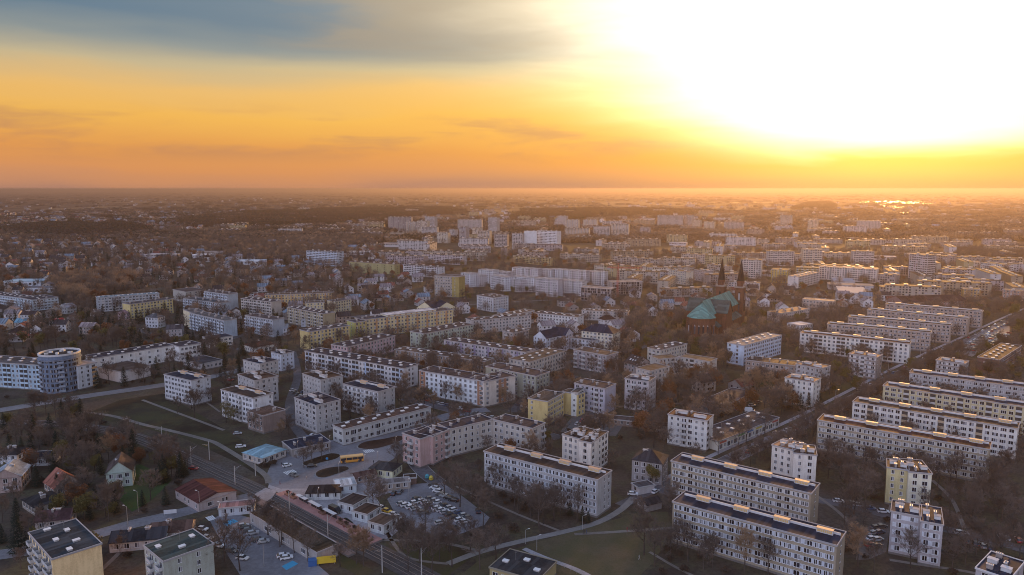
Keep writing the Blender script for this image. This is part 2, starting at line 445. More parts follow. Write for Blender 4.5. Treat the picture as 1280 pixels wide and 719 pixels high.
_, AVE = strip('road', [(830, 618), (870, 596), (921, 570), (960, 552), (1000, 533), (1030, 518), (1080, 491), (1135, 462), (1180, 440), (1215, 424), (1255, 404), (1290, 388), (1330, 370)], 7.5, ASPH, 0.04, kerb=0.12)
strip('pavement', None, 2.5, PAVE, 0.12, pts=AVE, off=-8.0)
sheet('car_park', [(1192, 440), (1215, 422), (1240, 408), (1262, 408), (1262, 418), (1240, 432), (1215, 446)], LOT, 0.05)
sheet('car_park', [(905, 570), (960, 545), (1000, 528), (1010, 534), (960, 560), (925, 577)], LOT, 0.055)
strip('road', [(1020, 625), (1060, 632), (1112, 645), (1150, 655), (1210, 668), (1290, 690)], 5.5, ASPH, 0.04)
sheet('car_park', [(1074, 676), (1082, 660), (1100, 652), (1112, 660), (1108, 690), (1085, 700), (1070, 700)], asphalt((0.10, 0.085, 0.08), .3), 0.05)
strip('footpath', [(560, 705), (600, 690), (650, 677), (700, 666), (745, 654), (775, 638), (792, 622)], 2.8, asphalt((0.19, 0.175, 0.165), .2), 0.05)
strip('footpath', [(718, 668), (770, 665), (842, 660)], 1.7, PATH, 0.055)
strip('footpath', [(655, 686), (680, 697), (720, 712), (750, 728)], 2.0, PAVE, 0.05)
strip('footpath', [(478, 675), (520, 676), (560, 680), (600, 689)], 1.6, PATH, 0.05)
for q, w_ in (([(812, 690), (850, 712), (900, 735)], 1.2), ([(1010, 612), (1048, 640), (1075, 668)], 1.5), ([(1112, 700), (1150, 706), (1215, 716), (1280, 735)], 1.6), ([(1165, 600), (1190, 625), (1205, 660)], 1.5), ([(570, 608), (640, 640), (700, 664)], 1.2), ([(120, 719), (140, 700), (150, 690)], 1.6), ([(700, 500), (760, 508), (830, 505), (860, 505)], 1.6), ([(330, 540), (350, 520), (362, 508)], 1.5), ([(205, 492), (250, 500), (275, 515)], 1.2), ([(1090, 572), (1120, 600), (1112, 640)], 1.5), ([(480, 660), (500, 690), (520, 700), (560, 705)], 1.3)):
    strip('footpath', q, w_, PATH, 0.05, False)
strip('road', [(775, 632), (800, 620), (825, 607), (835, 596)], 5, ASPH, 0.045)
strip('road', [(395, 560), (370, 535), (362, 505), (372, 470), (366, 440)], 5, ASPH, 0.045)
strip('road', [(504, 498), (545, 508), (600, 522), (650, 535), (700, 548)], 7, ASPH, 0.045, kerb=0.12)
sheet('car_park', [(700, 540), (716, 520), (745, 512), (780, 530), (770, 545), (740, 545)], asphalt((.09, .085, .085), .3), 0.05)
sheet('car_park', [(862, 508), (880, 496), (905, 498), (905, 512), (880, 518)], asphalt((.09, .085, .085), .3), 0.05)
strip('road', [(640, 515), (655, 500), (668, 486), (720, 470)], 5.5, ASPH, 0.045)
strip('road', [(100, 415), (150, 405), (172, 412), (205, 422), (262, 432), (330, 440)], 6, ASPH, 0.045)
strip('road', [(265, 432), (300, 420), (360, 405), (450, 395), (600, 380), (760, 372)], 6, ASPH, 0.045)
strip('road', [(700, 455), (780, 440), (860, 420), (960, 405)], 6, ASPH, 0.045)
sheet('lawn', [(905, 462), (950, 470), (1000, 470), (990, 500), (930, 500)], LAWN, 0.012, False)
# the flower beds and islands are raised kerbed islands
def island(px, c, h=0.16):
    P = [G(*p) for p in px]
    a = sum(P[i].x * P[(i + 1) % len(P)].y - P[(i + 1) % len(P)].x * P[i].y for i in range(len(P)))
    if a < 0: P.reverse()
    Q = []; n_ = len(P)
    for i in range(n_):
        a_, b_, c_, d_ = P[i - 1], P[i], P[(i + 1) % n_], P[(i + 2) % n_]
        for q in range(4): t = q / 4; Q.append(0.5 * ((2 * b_) + (c_ - a_) * t + (2 * a_ - 5 * b_ + 4 * c_ - d_) * t * t + (3 * b_ - a_ - 3 * c_ + d_) * t ** 3))
    P = Q
    ctr = sum(P, Vector()) / len(P)
    m = MB(); m.prism([(p.x, p.y) for p in P], 0.0, h, 0)
    m.prism([((p - ctr) * .95 + ctr)[:2] for p in P], h, h + 0.12, 1)
    occ_poly(P)
    return struct(m.build('traffic_island', [plain((0.24, 0.23, 0.23), .9), lawn_mat(c, tuple(x * .5 for x in c))]))
island([(394, 594), (396, 590), (407, 586), (420, 584), (433, 583.5), (437, 586), (432, 589), (418, 594), (405, 597.5), (397, 597)], (0.060, 0.042, 0.032))
island([(378, 581), (380, 578), (400, 571), (415, 567), (426, 569), (420, 574), (400, 579), (385, 583)], (0.05, 0.034, 0.024))
island([(446, 560), (455, 553), (480, 549), (500, 545), (505, 549), (490, 556), (465, 562)], (0.062, 0.038, 0.030))
island([(429, 650), (433, 648), (442, 655), (437, 657)], (0.04, 0.034, 0.02))
# zebra crossings and lane paint
def stripes(p0, p1, n, w, l):
    a, b = G(*p0), G(*p1); u = (b - a).normalized(); v = Vector((-u.y, u.x, 0))
    m = MB()
    for i in range(n):
        c = a + (b - a) * (i / (n - 1)); q = [c - u * w / 2 - v * l / 2, c + u * w / 2 - v * l / 2, c + u * w / 2 + v * l / 2, c - u * w / 2 + v * l / 2]
        m.poly([(p.x, p.y, 0.075) for p in q])
    return struct(m.build('road_marking', plain((0.62, 0.62, 0.62), .7)))
stripes((357, 592), (368, 589), 6, .55, 4.0)
stripes((456, 565), (466, 563), 6, .55, 4.0)
stripes((260, 649), (267, 647), 4, .6, 4.0)
stripes((1020, 524), (1026, 521), 6, .5, 4.0)

# ------------------------------------------------------------------ railway
RAILPX = [(-90, 530), (20, 528), (90, 532), (148, 541), (197, 557), (262, 586.5), (332, 619), (400, 655), (478, 694), (520, 716), (580, 748)]
RAIL = smooth([G(*p) for p in RAILPX], 8)
strip('railway', None, 9.0, asphalt((0.070, 0.058, 0.055), .35), 0.10, pts=RAIL)
def along(P, step):
    out = []; carry = 0.0
    for i in range(len(P) - 1):
        d = P[i + 1] - P[i]; l = d.length
        if l < 1e-4: continue
        t = carry
        while t < l: out.append((P[i] + d * (t / l), d / l)); t += step
        carry = t - l
    return out
for off in (-1.9, 1.9):
    t = thing('railway_track', 'steel railway track on dark ballast running through the halt', 'railway track', group='railway tracks')
    sl = MB()
    for p, u in along(RAIL, 0.7):
        n = Vector((u.y, -u.x, 0)); c = p + n * off
        def T(x, y, z, c=c, u=u, n=n): q = c + n * x + u * y; return (q.x, q.y, z)
        sl.box(-1.25, 1.25, -.12, .12, .10, .22, 0, T)
    stuff(sl.build('sleeper_bed', plain((0.12, 0.10, 0.095), .9), t))
    for s in (-.75, .75):
        m = MB(); prev = None
        for i, p in enumerate(RAIL):
            d = (RAIL[min(i + 1, len(RAIL) - 1)] - RAIL[max(i - 1, 0)]); n = Vector((d.y, -d.x, 0)).normalized(); c = p + n * (off + s)
            ring = [(c.x - n.x * .07, c.y - n.y * .07, .2), (c.x + n.x * .07, c.y + n.y * .07, .2), (c.x + n.x * .07, c.y + n.y * .07, .36), (c.x - n.x * .07, c.y - n.y * .07, .36)]
            k = len(m.v); m.v += ring
            if prev is not None:
                for e in range(4): m.f.append((prev + e, prev + (e + 1) % 4, k + (e + 1) % 4, k + e)); m.m.append(0)
            prev = k
        m.build('rail', plain((0.42, 0.37, 0.36), .35, .8), t)
# level crossing deck
sheet('level_crossing', [(318, 619), (332, 611), (346, 615), (340, 624), (331, 629)], PAVE, 0.375, False)
# platform with pinkish paving, kerbed
def seg_between(px0, px1, w, h, name, mat, label=None):
    a, b = G(*px0), G(*px1); d = b - a; L = d.length; u = d / L
    m = MB(); m.box(0, L, -w / 2, w / 2, 0, h, 1, top=0)
    o = m.build(name, [mat, plain((.2, .18, .18), .9)], None, a, math.atan2(u.y, u.x))
    occ_rect(a - Vector((u.y, -u.x, 0)) * 0 + Vector((-u.y, u.x, 0)) * (-w / 2), u, Vector((-u.y, u.x, 0)), L, w, .5)
    return o
tag(seg_between((352, 617), (470, 680), 5.6, .75, 'station_platform', asphalt((0.34, 0.17, 0.15), .2)), 'long pinkish paved station platform beside the plaza kiosks', 'platform')
tag(seg_between((322, 627), (440, 695), 3.0, .75, 'station_platform', asphalt((0.17, 0.12, 0.11), .25)), 'narrow brown station platform below the mossy roofed station building', 'platform')

# ------------------------------------------------------------------ buildings
FRAME = plain((0.72, 0.72, 0.74), .5)
DARKFR = plain((0.10, 0.085, 0.08), .6)
WHITE = (0.70, 0.69, 0.70)
def winparts(m, x, z, w, h, T, framed=True, mi_f=0, mi_g=1):
    """a framed two-pane window, standing proud of the wall plane y=0"""
    if framed:
        f = .09
        for (a, b, c, d) in ((x - w/2 - f, x + w/2 + f, z - f, z), (x - w/2 - f, x + w/2 + f, z + h, z + h + f), (x - w/2 - f, x - w/2, z, z + h), (x + w/2, x + w/2 + f, z, z + h)):
            m.poly([T(a, -.07, c), T(b, -.07, c), T(b, -.07, d), T(a, -.07, d)], mi_f)
        m.poly([T(x - w/2 - f - .05, -.16, z - f), T(x + w/2 + f + .05, -.16, z - f), T(x + w/2 + f + .05, -.0, z - f + .04), T(x - w/2 - f - .05, -.0, z - f + .04)], mi_f)
        k = 2 if w < 1.9 else 3
        for i in range(k):
            a, b = x - w/2 + w * i / k, x - w/2 + w * (i + 1) / k
            m.poly([T(a + .05, -.035, z + .03), T(b - .05, -.035, z + .03), T(b - .05, -.035, z + h - .03), T(a + .05, -.035, z + h - .03)], mi_g)
            if i: m.poly([T(a - .05, -.065, z), T(a + .05, -.065, z), T(a + .05, -.065, z + h), T(a - .05, -.065, z + h)], mi_f)
    else:
        m.poly([T(x - w/2, -.05, z), T(x + w/2, -.05, z), T(x + w/2, -.05, z + h), T(x - w/2, -.05, z + h)], mi_g)
ID = lambda x, y, z: (x, y, z)
WCACHE = {}
def window_mesh(w, h, fm):
    k = (round(w, 2), round(h, 2), fm.name)
    if k not in WCACHE:
        m = MB(); winparts(m, 0, 0, w, h, ID); WCACHE[k] = m.mesh('window', [fm, glass()])
    return WCACHE[k]
def balcony_mesh(w, dep, mat, kind):
    k = ('bal', round(w, 1), dep, mat.name, kind)
    if k not in WCACHE:
        m = MB()
        m.box(-w/2, w/2, -dep, 0, -.16, 0, 1)
        if kind == 'b':
            m.box(-w/2, w/2, -dep, -dep + .08, 0, 1.0, 0); m.box(-w/2, -w/2 + .08, -dep + .08, 0, 0, 1.0, 0); m.box(w/2 - .08, w/2, -dep + .08, 0, 0, 1.0, 0)
        WCACHE[k] = m.mesh('balcony', [mat, plain((.35, .34, .35), .9)])
    return WCACHE[k]
def facade_elems(Lf, n, st, pl, pat, bay, es=.5):
    out = []; L = Lf - 2 * es
    if not pat or L < 1.2: return out
    nb = max(1, round(L / bay)); bw = L / nb
    for i in range(nb):
        t = pat[i % len(pat)]; x = es + (i + .5) * bw
        for s in range(n):
            z = pl + s * st
            if t == 'w': out.append(('win', x, z + .85, min(1.8, bw * .62), 1.55))
            elif t == 'W': out.append(('win', x, z + .85, min(2.3, bw * .8), 1.45))
            elif t == 'n': out.append(('win', x, z + .9, 1.0, 1.4))
            elif t == 't': out.append(('win', x, z + .85, min(1.45, bw * .52), 1.6))
            elif t == 's' and s < n - 1: out.append(('win', x, z + st * .5 + .75, .95, 1.2))
            elif t == 'D':                              # pair of casements close together
                out.append(('win', x - bw * .22, z + .85, bw * .30, 1.45)); out.append(('win', x + bw * .22, z + .85, bw * .30, 1.45))
            elif t == 'b': out.append(('win', x, z + .12, min(2.1, bw * .7), 2.1)); out.append(('b', x, z + .08, min(3.0, bw * .94)))
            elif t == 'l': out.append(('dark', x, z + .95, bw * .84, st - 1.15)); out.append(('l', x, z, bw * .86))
            elif t == 'G' : out.append(('win', x, z + .4, bw * .84, 2.2))
    return out
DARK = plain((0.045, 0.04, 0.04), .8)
def wing_geo(wg):
    n, st, pl = wg.get('n', 5), wg.get('st', 2.7), wg.get('pl', 0.8)
    H = wg.get('h', n * st + pl + .4)
    A, B = G(*wg['A'], H), G(*wg['B'], H)
    A.z = B.z = 0
    d = B - A; L = d.length; u = d / L; v = Vector((-u.y, u.x, 0))
    if 'C' in wg:
        C = G(*wg['C'], H); D = max(6.0, (Vector((C.x, C.y, 0)) - B).dot(v))
    else: D = wg.get('D', 11.0)
    return A, B, u, v, L, D, H, n, st, pl
SIZES = []
def block(label, wings, name='apartment_block', cat='apartment block', detail=None, group=None):
    root = None
    for wi, wg0 in enumerate(wings):
        wg = dict(wings[0]); [wg.pop(k, None) for k in ('C', 'D')] if ('C' in wg0 or 'D' in wg0) else None
        wg.update(wg0)
        if 'C2' in wg0:                                         # long facade runs from corner B back to C2
            h_ = wg.get('h', wg.get('n', 5) * wg.get('st', 2.7) + wg.get('pl', .8) + .4)
            wg['D'] = min(16.0, max(9.0, (G(*wg['B'], h_) - G(*wg['A'], h_)).length)); wg['A'], wg['B'] = wg['B'], wg['C2']
            wg['front'], wg['left'], wg['right'] = wg.get('right', 't'), wg.get('front', 't'), ''
        A, B, u, v, L, D, H, n, st, pl = wing_geo(wg)
        if wi: A = A - v * .07; H -= .07                      # wings never share a plane
        ang = math.atan2(u.y, u.x)
        if root is None:
            base = A.copy(); root = thing(name, label, cat, base, 0.0, group)
            SIZES.append((label[:46], round(L, 1), round(D, 1), round(H, 1), round(A.length)))
        det = detail if detail is not None else (2 if A.length < 425 else 1 if A.length < 1000 else 0)
        loc = A - base
        occ_rect(A, u, v, L, D, 2.0)
        wall = plaster(tuple(wg.get('wall', (0.46, 0.44, 0.43))))
        m = MB(); m.box(0, L, 0, D, 0, H - .3, 0)
        m.build('wall', wall, root, loc, ang)
        if det >= 1 and pl > .3:
            m = MB(); m.box(-.06, L + .06, -.06, D + .06, 0, pl - .1, 0)
            m.build('plinth', plaster((0.20, 0.185, 0.18)), root, loc, ang)
        # roof
        rc = tuple(wg.get('roof', (0.085, 0.075, 0.078))); rt = wg.get('rtype', 'flat')
        rm = roofing(rc); trim = plain(tuple(wg.get('trim', (0.36, 0.34, 0.35))), .85)
        if rt == 'flat':
            m = MB(); m.box(-.25, L + .25, -.25, D + .25, H - .3, H, 1, top=0)
            ro = m.build('roof', [rm, trim], root, loc, ang)
            if det >= 1:
                m = MB(); e = .25
                for (x0, x1, y0, y1) in ((-.25, L + .25, -.25, 0), (-.25, L + .25, D, D + .25), (-.25, 0, 0, D), (L, L + .25, 0, D)): m.box(x0, x1, y0, y1, H + .003, H + .22, 0)
                m.build('parapet', trim, ro)
        else:
            pitch = wg.get('rise', 2.8); o_ = .45; m = MB(); z0 = H - .3
            a, b, c, d = (-o_, -o_, z0), (L + o_, -o_, z0), (L + o_, D + o_, z0), (-o_, D + o_, z0)
            if rt == 'hip':
                if L >= D: r0, r1 = (D / 2, D / 2, z0 + pitch), (L - D / 2, D / 2, z0 + pitch); m.poly([a, b, r1, r0]); m.poly([b, c, r1]); m.poly([c, d, r0, r1]); m.poly([d, a, r0])
                else: r0, r1 = (L / 2, L / 2, z0 + pitch), (L / 2, D - L / 2, z0 + pitch); m.poly([a, b, r0]); m.poly([b, c, r1, r0]); m.poly([c, d, r1]); m.poly([d, a, r0, r1])
                m.poly([d, c, b, a], 1)
            elif rt == 'gable':       # ridge along the front
                r0, r1 = (-o_, D / 2, z0 + pitch), (L + o_, D / 2, z0 + pitch)
                m.poly([a, b, r1, r0]); m.poly([c, d, r0, r1]); m.poly([d, c, b, a], 1)
                g = [(0, 0, z0), (0, D, z0), (0, D / 2, z0 + pitch - .25)]; m.poly(g, 1); m.poly([(L, y, z) for _, y, z in reversed(g)], 1)
            else:                     # 'gablef': gable facing the front
                r0, r1 = (L / 2, -o_, z0 + pitch), (L / 2, D + o_, z0 + pitch)
                m.poly([b, c, r1, r0]); m.poly([d, a, r0, r1]); m.poly([d, c, b, a], 1)
                g = [(L, 0, z0), (L / 2, 0, z0 + pitch - .25), (0, 0, z0)]; m.poly(list(reversed(g)), 1); m.poly([(x, D, z) for x, _, z in g], 1)
            ro = m.build('roof', [rm, wall], root, loc, ang)
        # window-level bands of lighter panels
        if wg.get('band'):
            bm = plaster(tuple(wg['band']), dirt=.25)
            m = MB(); m.box(.6, L - .6, -.03, .01, 0, 1.55, 0); me = m.mesh('panel_band', bm)
            if det >= 1:
                for s in range(n): o = obj('panel_band', me, root, loc + Vector((0, 0, pl + s * st + .8)), ang)
        for f0, f1, ac in wg.get('accents', ()):
            m = MB(); m.box(L * f0, L * f1, -.035, .01, pl, H - .32); m.build('accent_panel', plaster(ac), root, loc, ang)
        bay = wg.get('bay', 3.1)
        sides = (('front', (0, 0), 0.0, L), ('right', (L, 0), math.pi / 2, D), ('left', (0, D), -math.pi / 2, D), ('back', (L, D), math.pi, L))
        dflt = {'front': 'wW', 'right': '..n.', 'left': '..n.', 'back': ''}
        fm = DARKFR if wg.get('darkframe') else FRAME
        balm = plain(tuple(wg.get('bal', (0.52, 0.50, 0.50))), .7)
        jm = MB(); jb = MB(); jshade = MB()
        for sn, (ox, oy), ra, Lf in sides:
            els = facade_elems(Lf, n, st, pl, wg.get(sn, dflt[sn]), bay if sn == 'front' else wg.get('bay2', bay))
            ca, sa = math.cos(ra), math.sin(ra)
            dy = -.03 if ((wg.get('band') or wg.get('accents')) and sn == 'front') else 0.0
            def T(x, y, z): y += dy; return (ox + ca * x - sa * y, oy + sa * x + ca * y, z)
            for e in els:
                if e[0] == 'win':
                    if det == 2:
                        q = Matrix.Rotation(ang, 3, 'Z') @ Vector(T(e[1], 0, e[2]))
                        obj('window', window_mesh(e[3], e[4], fm), root, loc + q, ang + ra)
                    else: winparts(jm, e[1], e[2], e[3] * (1.0 if det else 1.1), e[4], T, det == 1)
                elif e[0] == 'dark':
                    jshade.poly([T(e[1] - e[3] / 2, -.02, e[2]), T(e[1] + e[3] / 2, -.02, e[2]), T(e[1] + e[3] / 2, -.02, e[2] + e[4]), T(e[1] - e[3] / 2, -.02, e[2] + e[4])], 0)
                elif e[0] in 'bl':
                    dep = 1.15 if e[0] == 'b' else .35
                    if det == 2:
                        q = Matrix.Rotation(ang, 3, 'Z') @ Vector(T(e[1], 0, e[2]))
                        obj('balcony', balcony_mesh(e[3], dep, balm, 'b'), root, loc + q, ang + ra)
                    else:
                        jb.box(e[1] - e[3] / 2, e[1] + e[3] / 2, -dep, -dep + .1, e[2] - .1, e[2] + 1.0, 0, T)
                        if e[0] == 'b': jb.box(e[1] - e[3] / 2, e[1] + e[3] / 2, -dep + .1, -.01, e[2] - .1, e[2] + .05, 0, T)
        if jm.v: stuff(jm.build('glazing', [fm, glass()], root, loc, ang))
        if jb.v: stuff(jb.build('balcony_tier', balm, root, loc, ang))
        if jshade.v: stuff(jshade.build('loggia', DARK, root, loc, ang))  # flat dark panels, painted as the shade inside recessed balconies
        # things on the roof
        rf = wg.get('top', 'chim'); rs = random.Random(int(L * 100))
        if det == 0 and rf not in ('shaft',): rf = 'far'
        ty = H + .02
        if rf == 'shaft':
            k = max(2, round(L / 14.0)); y0 = D * .58
            if det:
                m = MB(); m.box(1.0, L - .6, y0 + 1.0, y0 + 1.35, H, H + .75, 0); m.build('ridge_wall', plain((.58, .56, .57), .7), root, loc, ang)
            m = MB()
            m.box(-2.4, 2.4, -.75, .75, 0, 1.3, 0)
            m.box(-2.5, 2.5, -.85, .85, 1.3, 1.42, 2)
            m.box(-2.15, 2.15, -.80, -.75, .3, 1.1, 1)
            for q in range(1, 8): m.box(-2.15 + q * .54 - .05, -2.15 + q * .54 + .05, -.84, -.80, .3, 1.1, 0)
            me = m.mesh('vent_shaft', [plain((.56, .54, .55), .7), plain((0.62, 0.40, 0.16), .6), plain((0.50, 0.32, 0.22), .6)])  # orange of the cap paints in low sun grazing its metal
            for i in range(k):
                x = L * (i + .62) / k
                if x > L - 3: x = L - 3
                q = Matrix.Rotation(ang, 3, 'Z') @ Vector((x, y0 + .3, H)); obj('vent_shaft', me, root, loc + q, ang)
        elif rf in ('chim', 'vents', 'tower', 'dormer'):
            k = {'chim': max(2, int(L / 5.5)), 'vents': max(3, int(max(L, D) / 4.2)), 'tower': 3, 'dormer': max(3, int(L / 4.0))}[rf]
            if rf == 'tower':
                for (x0, x1, y0, y1, hh) in ((L * .12, L * .42, D * .45, D * .45 + 1.6, 1.1), (L * .62, L * .92, D * .25, D * .25 + 1.6, 1.1)):
                    m = MB(); m.box(x0, x1, y0, y1, H, H + hh, 0); m.box(x0 - .12, x1 + .12, y0 - .12, y1 + .12, H + hh, H + hh + .12, 1)
                    m.build('stair_head', [plain((.6, .58, .58), .7), trim], root, loc, ang)
                m = MB(); m.box(L * .44, L * .6, D * .1, D * .9, H, H + .35, 0); m.build('roof_step', rm, root, loc, ang)
            for i in range(k):
                if rt == 'flat':
                    if L >= D: x, y = L * (i + .5) / k, D * (.35 + .35 * (i % 2) + rs.uniform(-.06, .06))
                    else: y, x = D * (i + .5) / k, L * (.35 + .35 * (i % 2) + rs.uniform(-.06, .06))
                    zb = H
                else: x, y, zb = L * (.25 + .5 * rs.random()), D * (.42 + .1 * rs.random()), H + wg.get('rise', 2.8) * .45
                if rf == 'vents':
                    key = ('vent',)
                    if key not in WCACHE:
                        m = MB(); m.box(-.9, .9, -.6, .6, 0, .45, 0); m.box(-1.0, 1.0, -.72, .72, .45, .6, 1); WCACHE[key] = m.mesh('roof_vent', [plain((.42, .40, .40), .8), plain((.74, .73, .74), .4)])
                    me, nm = WCACHE[key], 'roof_vent'
                else:
                    key = ('chim', rf)
                    if key not in WCACHE:
                        m = MB(); m.box(-.35, .35, -.8, .8, 0, 1.3, 0); m.box(-.45, .45, -.9, .9, 1.3, 1.45, 1)
                        for q in (-.5, 0, .5): m.box(-.12, .12, q - .12, q + .12, 1.45, 1.75, 0)
                        WCACHE[key] = m.mesh('chimney', [plaster((.40, .36, .35)), plain((.6, .57, .56), .5)])
                    me, nm = WCACHE[key], 'chimney'
                q = Matrix.Rotation(ang, 3, 'Z') @ Vector((x, y, zb)); obj(nm, me, root, loc + q, ang + (math.pi / 2 if rs.random() < .3 else 0))
            if det == 2 and rt == 'flat':
                m = MB()
                m.tube((0, 0, 0), (0, 0, 3.2), .04, .03, 5); m.tube((-.7, 0, 2.9), (.7, 0, 2.9), .02, .02, 4); m.tube((-.5, 0, 2.5), (.5, 0, 2.5), .02, .02, 4)
                q = Matrix.Rotation(ang, 3, 'Z') @ Vector((L * .3, D * .6, H)); m.build('antenna', plain((.3, .3, .3), .5, .5), root, loc + q, ang)
        elif rf == 'far':
            k = max(1, int(L / 11))
            for i in range(k):
                m = MB(); x, y = L * (i + .5) / k, D * .5; m.box(x - 1.4, x + 1.4, y - .9, y + .9, H, H + 1.2, 0); m.build('roof_box', plain((.5, .45, .42), .5), root, loc, ang)
    return root

SLATE = (0.040, 0.052, 0.090); BROWN = (0.10, 0.070, 0.064); RED = (0.15, 0.062, 0.05); GREYR = (0.070, 0.082, 0.120)
BEIGE = (0.42, 0.36, 0.29); LGREY = (0.42, 0.41, 0.42); WHT = (0.64, 0.60, 0.57); YEL = (0.60, 0.48, 0.26); PALE = (0.50, 0.46, 0.43)
PNK = (0.50, 0.36, 0.35); BLU = (0.46, 0.53, 0.62); LAV = (0.47, 0.44, 0.50); GRN = (0.44, 0.47, 0.40); CRM = (0.62, 0.55, 0.42); OCH = (0.56, 0.38, 0.17)
S = dict(n=5, D=11, top='shaft')
# --- five-storey slabs with vent shafts, around the lawn and along the avenue
block('beige panel block with pale blue window bands and slate roof beside the dry lawn', [dict(S, A=(841, 627), B=(1046, 682), wall=BEIGE, band=(0.47, 0.49, 0.55), roof=SLATE, front='DwWD', right='.n.n')])
block('beige panel block with long grey roof wall, behind the slate roofed block by the lawn', [dict(S, A=(839, 576), B=(1014, 617), wall=BEIGE, band=(0.52, 0.50, 0.50), roof=SLATE, front='DWwD', right='.n.')])
block('pale grey five-storey slab with brown roof at the head of the footpath', [dict(S, A=(605, 564), B=(747, 600), wall=LGREY, band=(0.50, 0.53, 0.60), roof=BROWN, front='WDWD', right='.nn')])
block('long beige slab with dark red roof beside the yellow point block', [dict(S, A=(1022, 525), B=(1237, 562), wall=BEIGE, band=(0.50, 0.47, 0.44), roof=RED, front='DwWw')])
block('white avenue slab with tan balcony panels and orange topped shafts', [dict(S, A=(1066, 502), B=(1272, 536), wall=WHT, roof=BROWN, front='WwlwW', bal=(0.45, 0.33, 0.22))])
block('cream yellow avenue slab between the white slab and the grey one', [dict(S, A=(1104, 482), B=(1310, 513), wall=(0.55, 0.48, 0.33), roof=SLATE, front='wWwl')])
block('grey avenue slab facing the small four-storey point block', [dict(S, A=(1137, 466), B=(1310, 488), wall=LGREY, roof=SLATE, front='wDwW')])
block('white slab with recessed balconies behind the small striped point block', [dict(S, A=(1000, 416), B=(1137, 430), wall=WHT, roof=RED, front='tttll', right='.n.')])
for A, B, lb in (((1034, 405), (1164, 416), 'pale slab second in the row of five beyond the avenue'), ((1060, 396), (1189, 407), 'brownish slab in the middle of the row of five beyond the avenue'),
                 ((1084, 387), (1210, 399), 'brown roofed slab fourth in the row of five beyond the avenue'), ((1107, 380), (1228, 390), 'last slab of the row of five, beside the old town roofs')):
    block(lb, [dict(S, A=A, B=B, wall=(0.40, 0.33, 0.29), roof=BROWN, front='wWw')])
# --- point blocks
TW = dict(n=5, top='tower', roof=BROWN, right='n.w', left='', front='nwW')
block('mauve grey point block with white panels near the parked estate car', [dict(TW, A=(1114, 639), B=(1151, 646), D=10, wall=(0.44, 0.41, 0.43), roof=SLATE, band=(.56, .57, .62), front='tnt'), dict(A=(1151, 651), B=(1179, 656), D=14, front='tw', right='wn.w')])
block('pale yellow point block in front of the long red roofed slab', [dict(TW, A=(1109, 584), B=(1136, 588), D=10, wall=(0.58, 0.50, 0.31), front='nn'), dict(A=(1136, 589.5), B=(1165, 592), D=14, wall=(0.62, 0.58, 0.48), front='tw', right='..n.')])
block('white stepped point block with orange roof patches beside the shopping strip', [dict(TW, A=(965, 556), B=(992, 563), D=11, wall=WHT, roof=(.30, .16, .10), front='nn'), dict(A=(992, 566), B=(1021, 569), D=12, roof=BROWN, front='nt')])
block('white point block behind dark firs', [dict(TW, A=(981, 472), B=(1017, 478), D=12, wall=WHT, roof=(.22, .12, .085), front='ntn')])
block('grey-white point block behind the one with the firs', [dict(TW, A=(995, 455), B=(1025, 461), D=12, wall=LGREY, roof=(.20, .12, .09), front='tn')])
block('point block with horizontal grey stripes at the avenue', [dict(TW, A=(1061, 442), B=(1096, 447), D=11, wall=(.36, .32, .31), band=(.58, .55, .55), roof=(.24, .14, .10), front='twb')])
block('small four-storey striped point block at the end of the grey avenue slab', [dict(TW, n=4, A=(1170, 450), B=(1206, 455), D=11, wall=(.38, .34, .33), band=(.52, .50, .50), roof=(.22, .14, .11), front='ww')])
block('pale point block with balconies beside the low shopping strip', [dict(TW, A=(835, 518), B=(884, 526), D=10, wall=(0.58, 0.56, 0.55), roof=RED, front='nnbw', right='l..')])
block('white stepped point block between the yellow hostel and the grey villa', [dict(TW, A=(703, 543), B=(724, 548.5), D=14, wall=WHT, roof=BROWN, front='nt', right='nnw'), dict(A=(724, 550.5), B=(739, 553.5), D=17, front='tt', right='w.nw')])
block('concrete grey point block with white stair heads behind the two-storey shops', [dict(TW, A=(368, 497), B=(395, 507), D=14, wall=LGREY, front='nw', right='ntnt', roof=SLATE)])
block('bare grey point block behind the one beside the shops', [dict(TW, A=(378, 467), B=(401, 475), D=14, wall=(.45, .44, .45), front='nn', right='ntn', roof=BROWN)])
block('grey block with brick-orange shaft tops at the flank of the shops', [dict(S, A=(429, 480), B=(473, 490), D=12, wall=LGREY, band=(.55, .56, .60), roof=SLATE, front='bwb', right='.n.n')])
block('grey-white slab with slate roof on the park edge', [dict(S, A=(205, 468), B=(239, 476), D=12, wall=(.50, .50, .53), roof=SLATE, front='WwW', right='.n.n')])
block('white slab with brown roof behind the weeping willow', [dict(S, A=(276, 487), B=(316, 498), D=12, wall=(.60, .60, .63), roof=BROWN, front='wbwW', right='n..n')])
block('grey stepped point block above the white willow slab', [dict(TW, A=(297, 468), B=(318, 476), D=14, wall=LGREY, roof=BROWN, front='nn', right='ntnt')])
block('grey point block with slate roof second behind the willow slab', [dict(TW, A=(304, 450), B=(325, 455), D=13, wall=(.48, .46, .46), roof=SLATE, front='nn', right='ntn')])
block('small bluish four-storey block behind the grey point blocks', [dict(TW, n=4, A=(339, 440), B=(351, 443), D=10, wall=(.50, .53, .60), roof=GREYR, front='n', right='nn')])
block('brown rendered three-storey house with crumbling blind wall beside the blue pavilion', [dict(A=(309, 514), B=(329, 520), D=13, n=3, wall=(.33, .26, .24), roof=(.17, .12, .11), front='tt', right='', top='chim')], 'tenement', 'tenement')
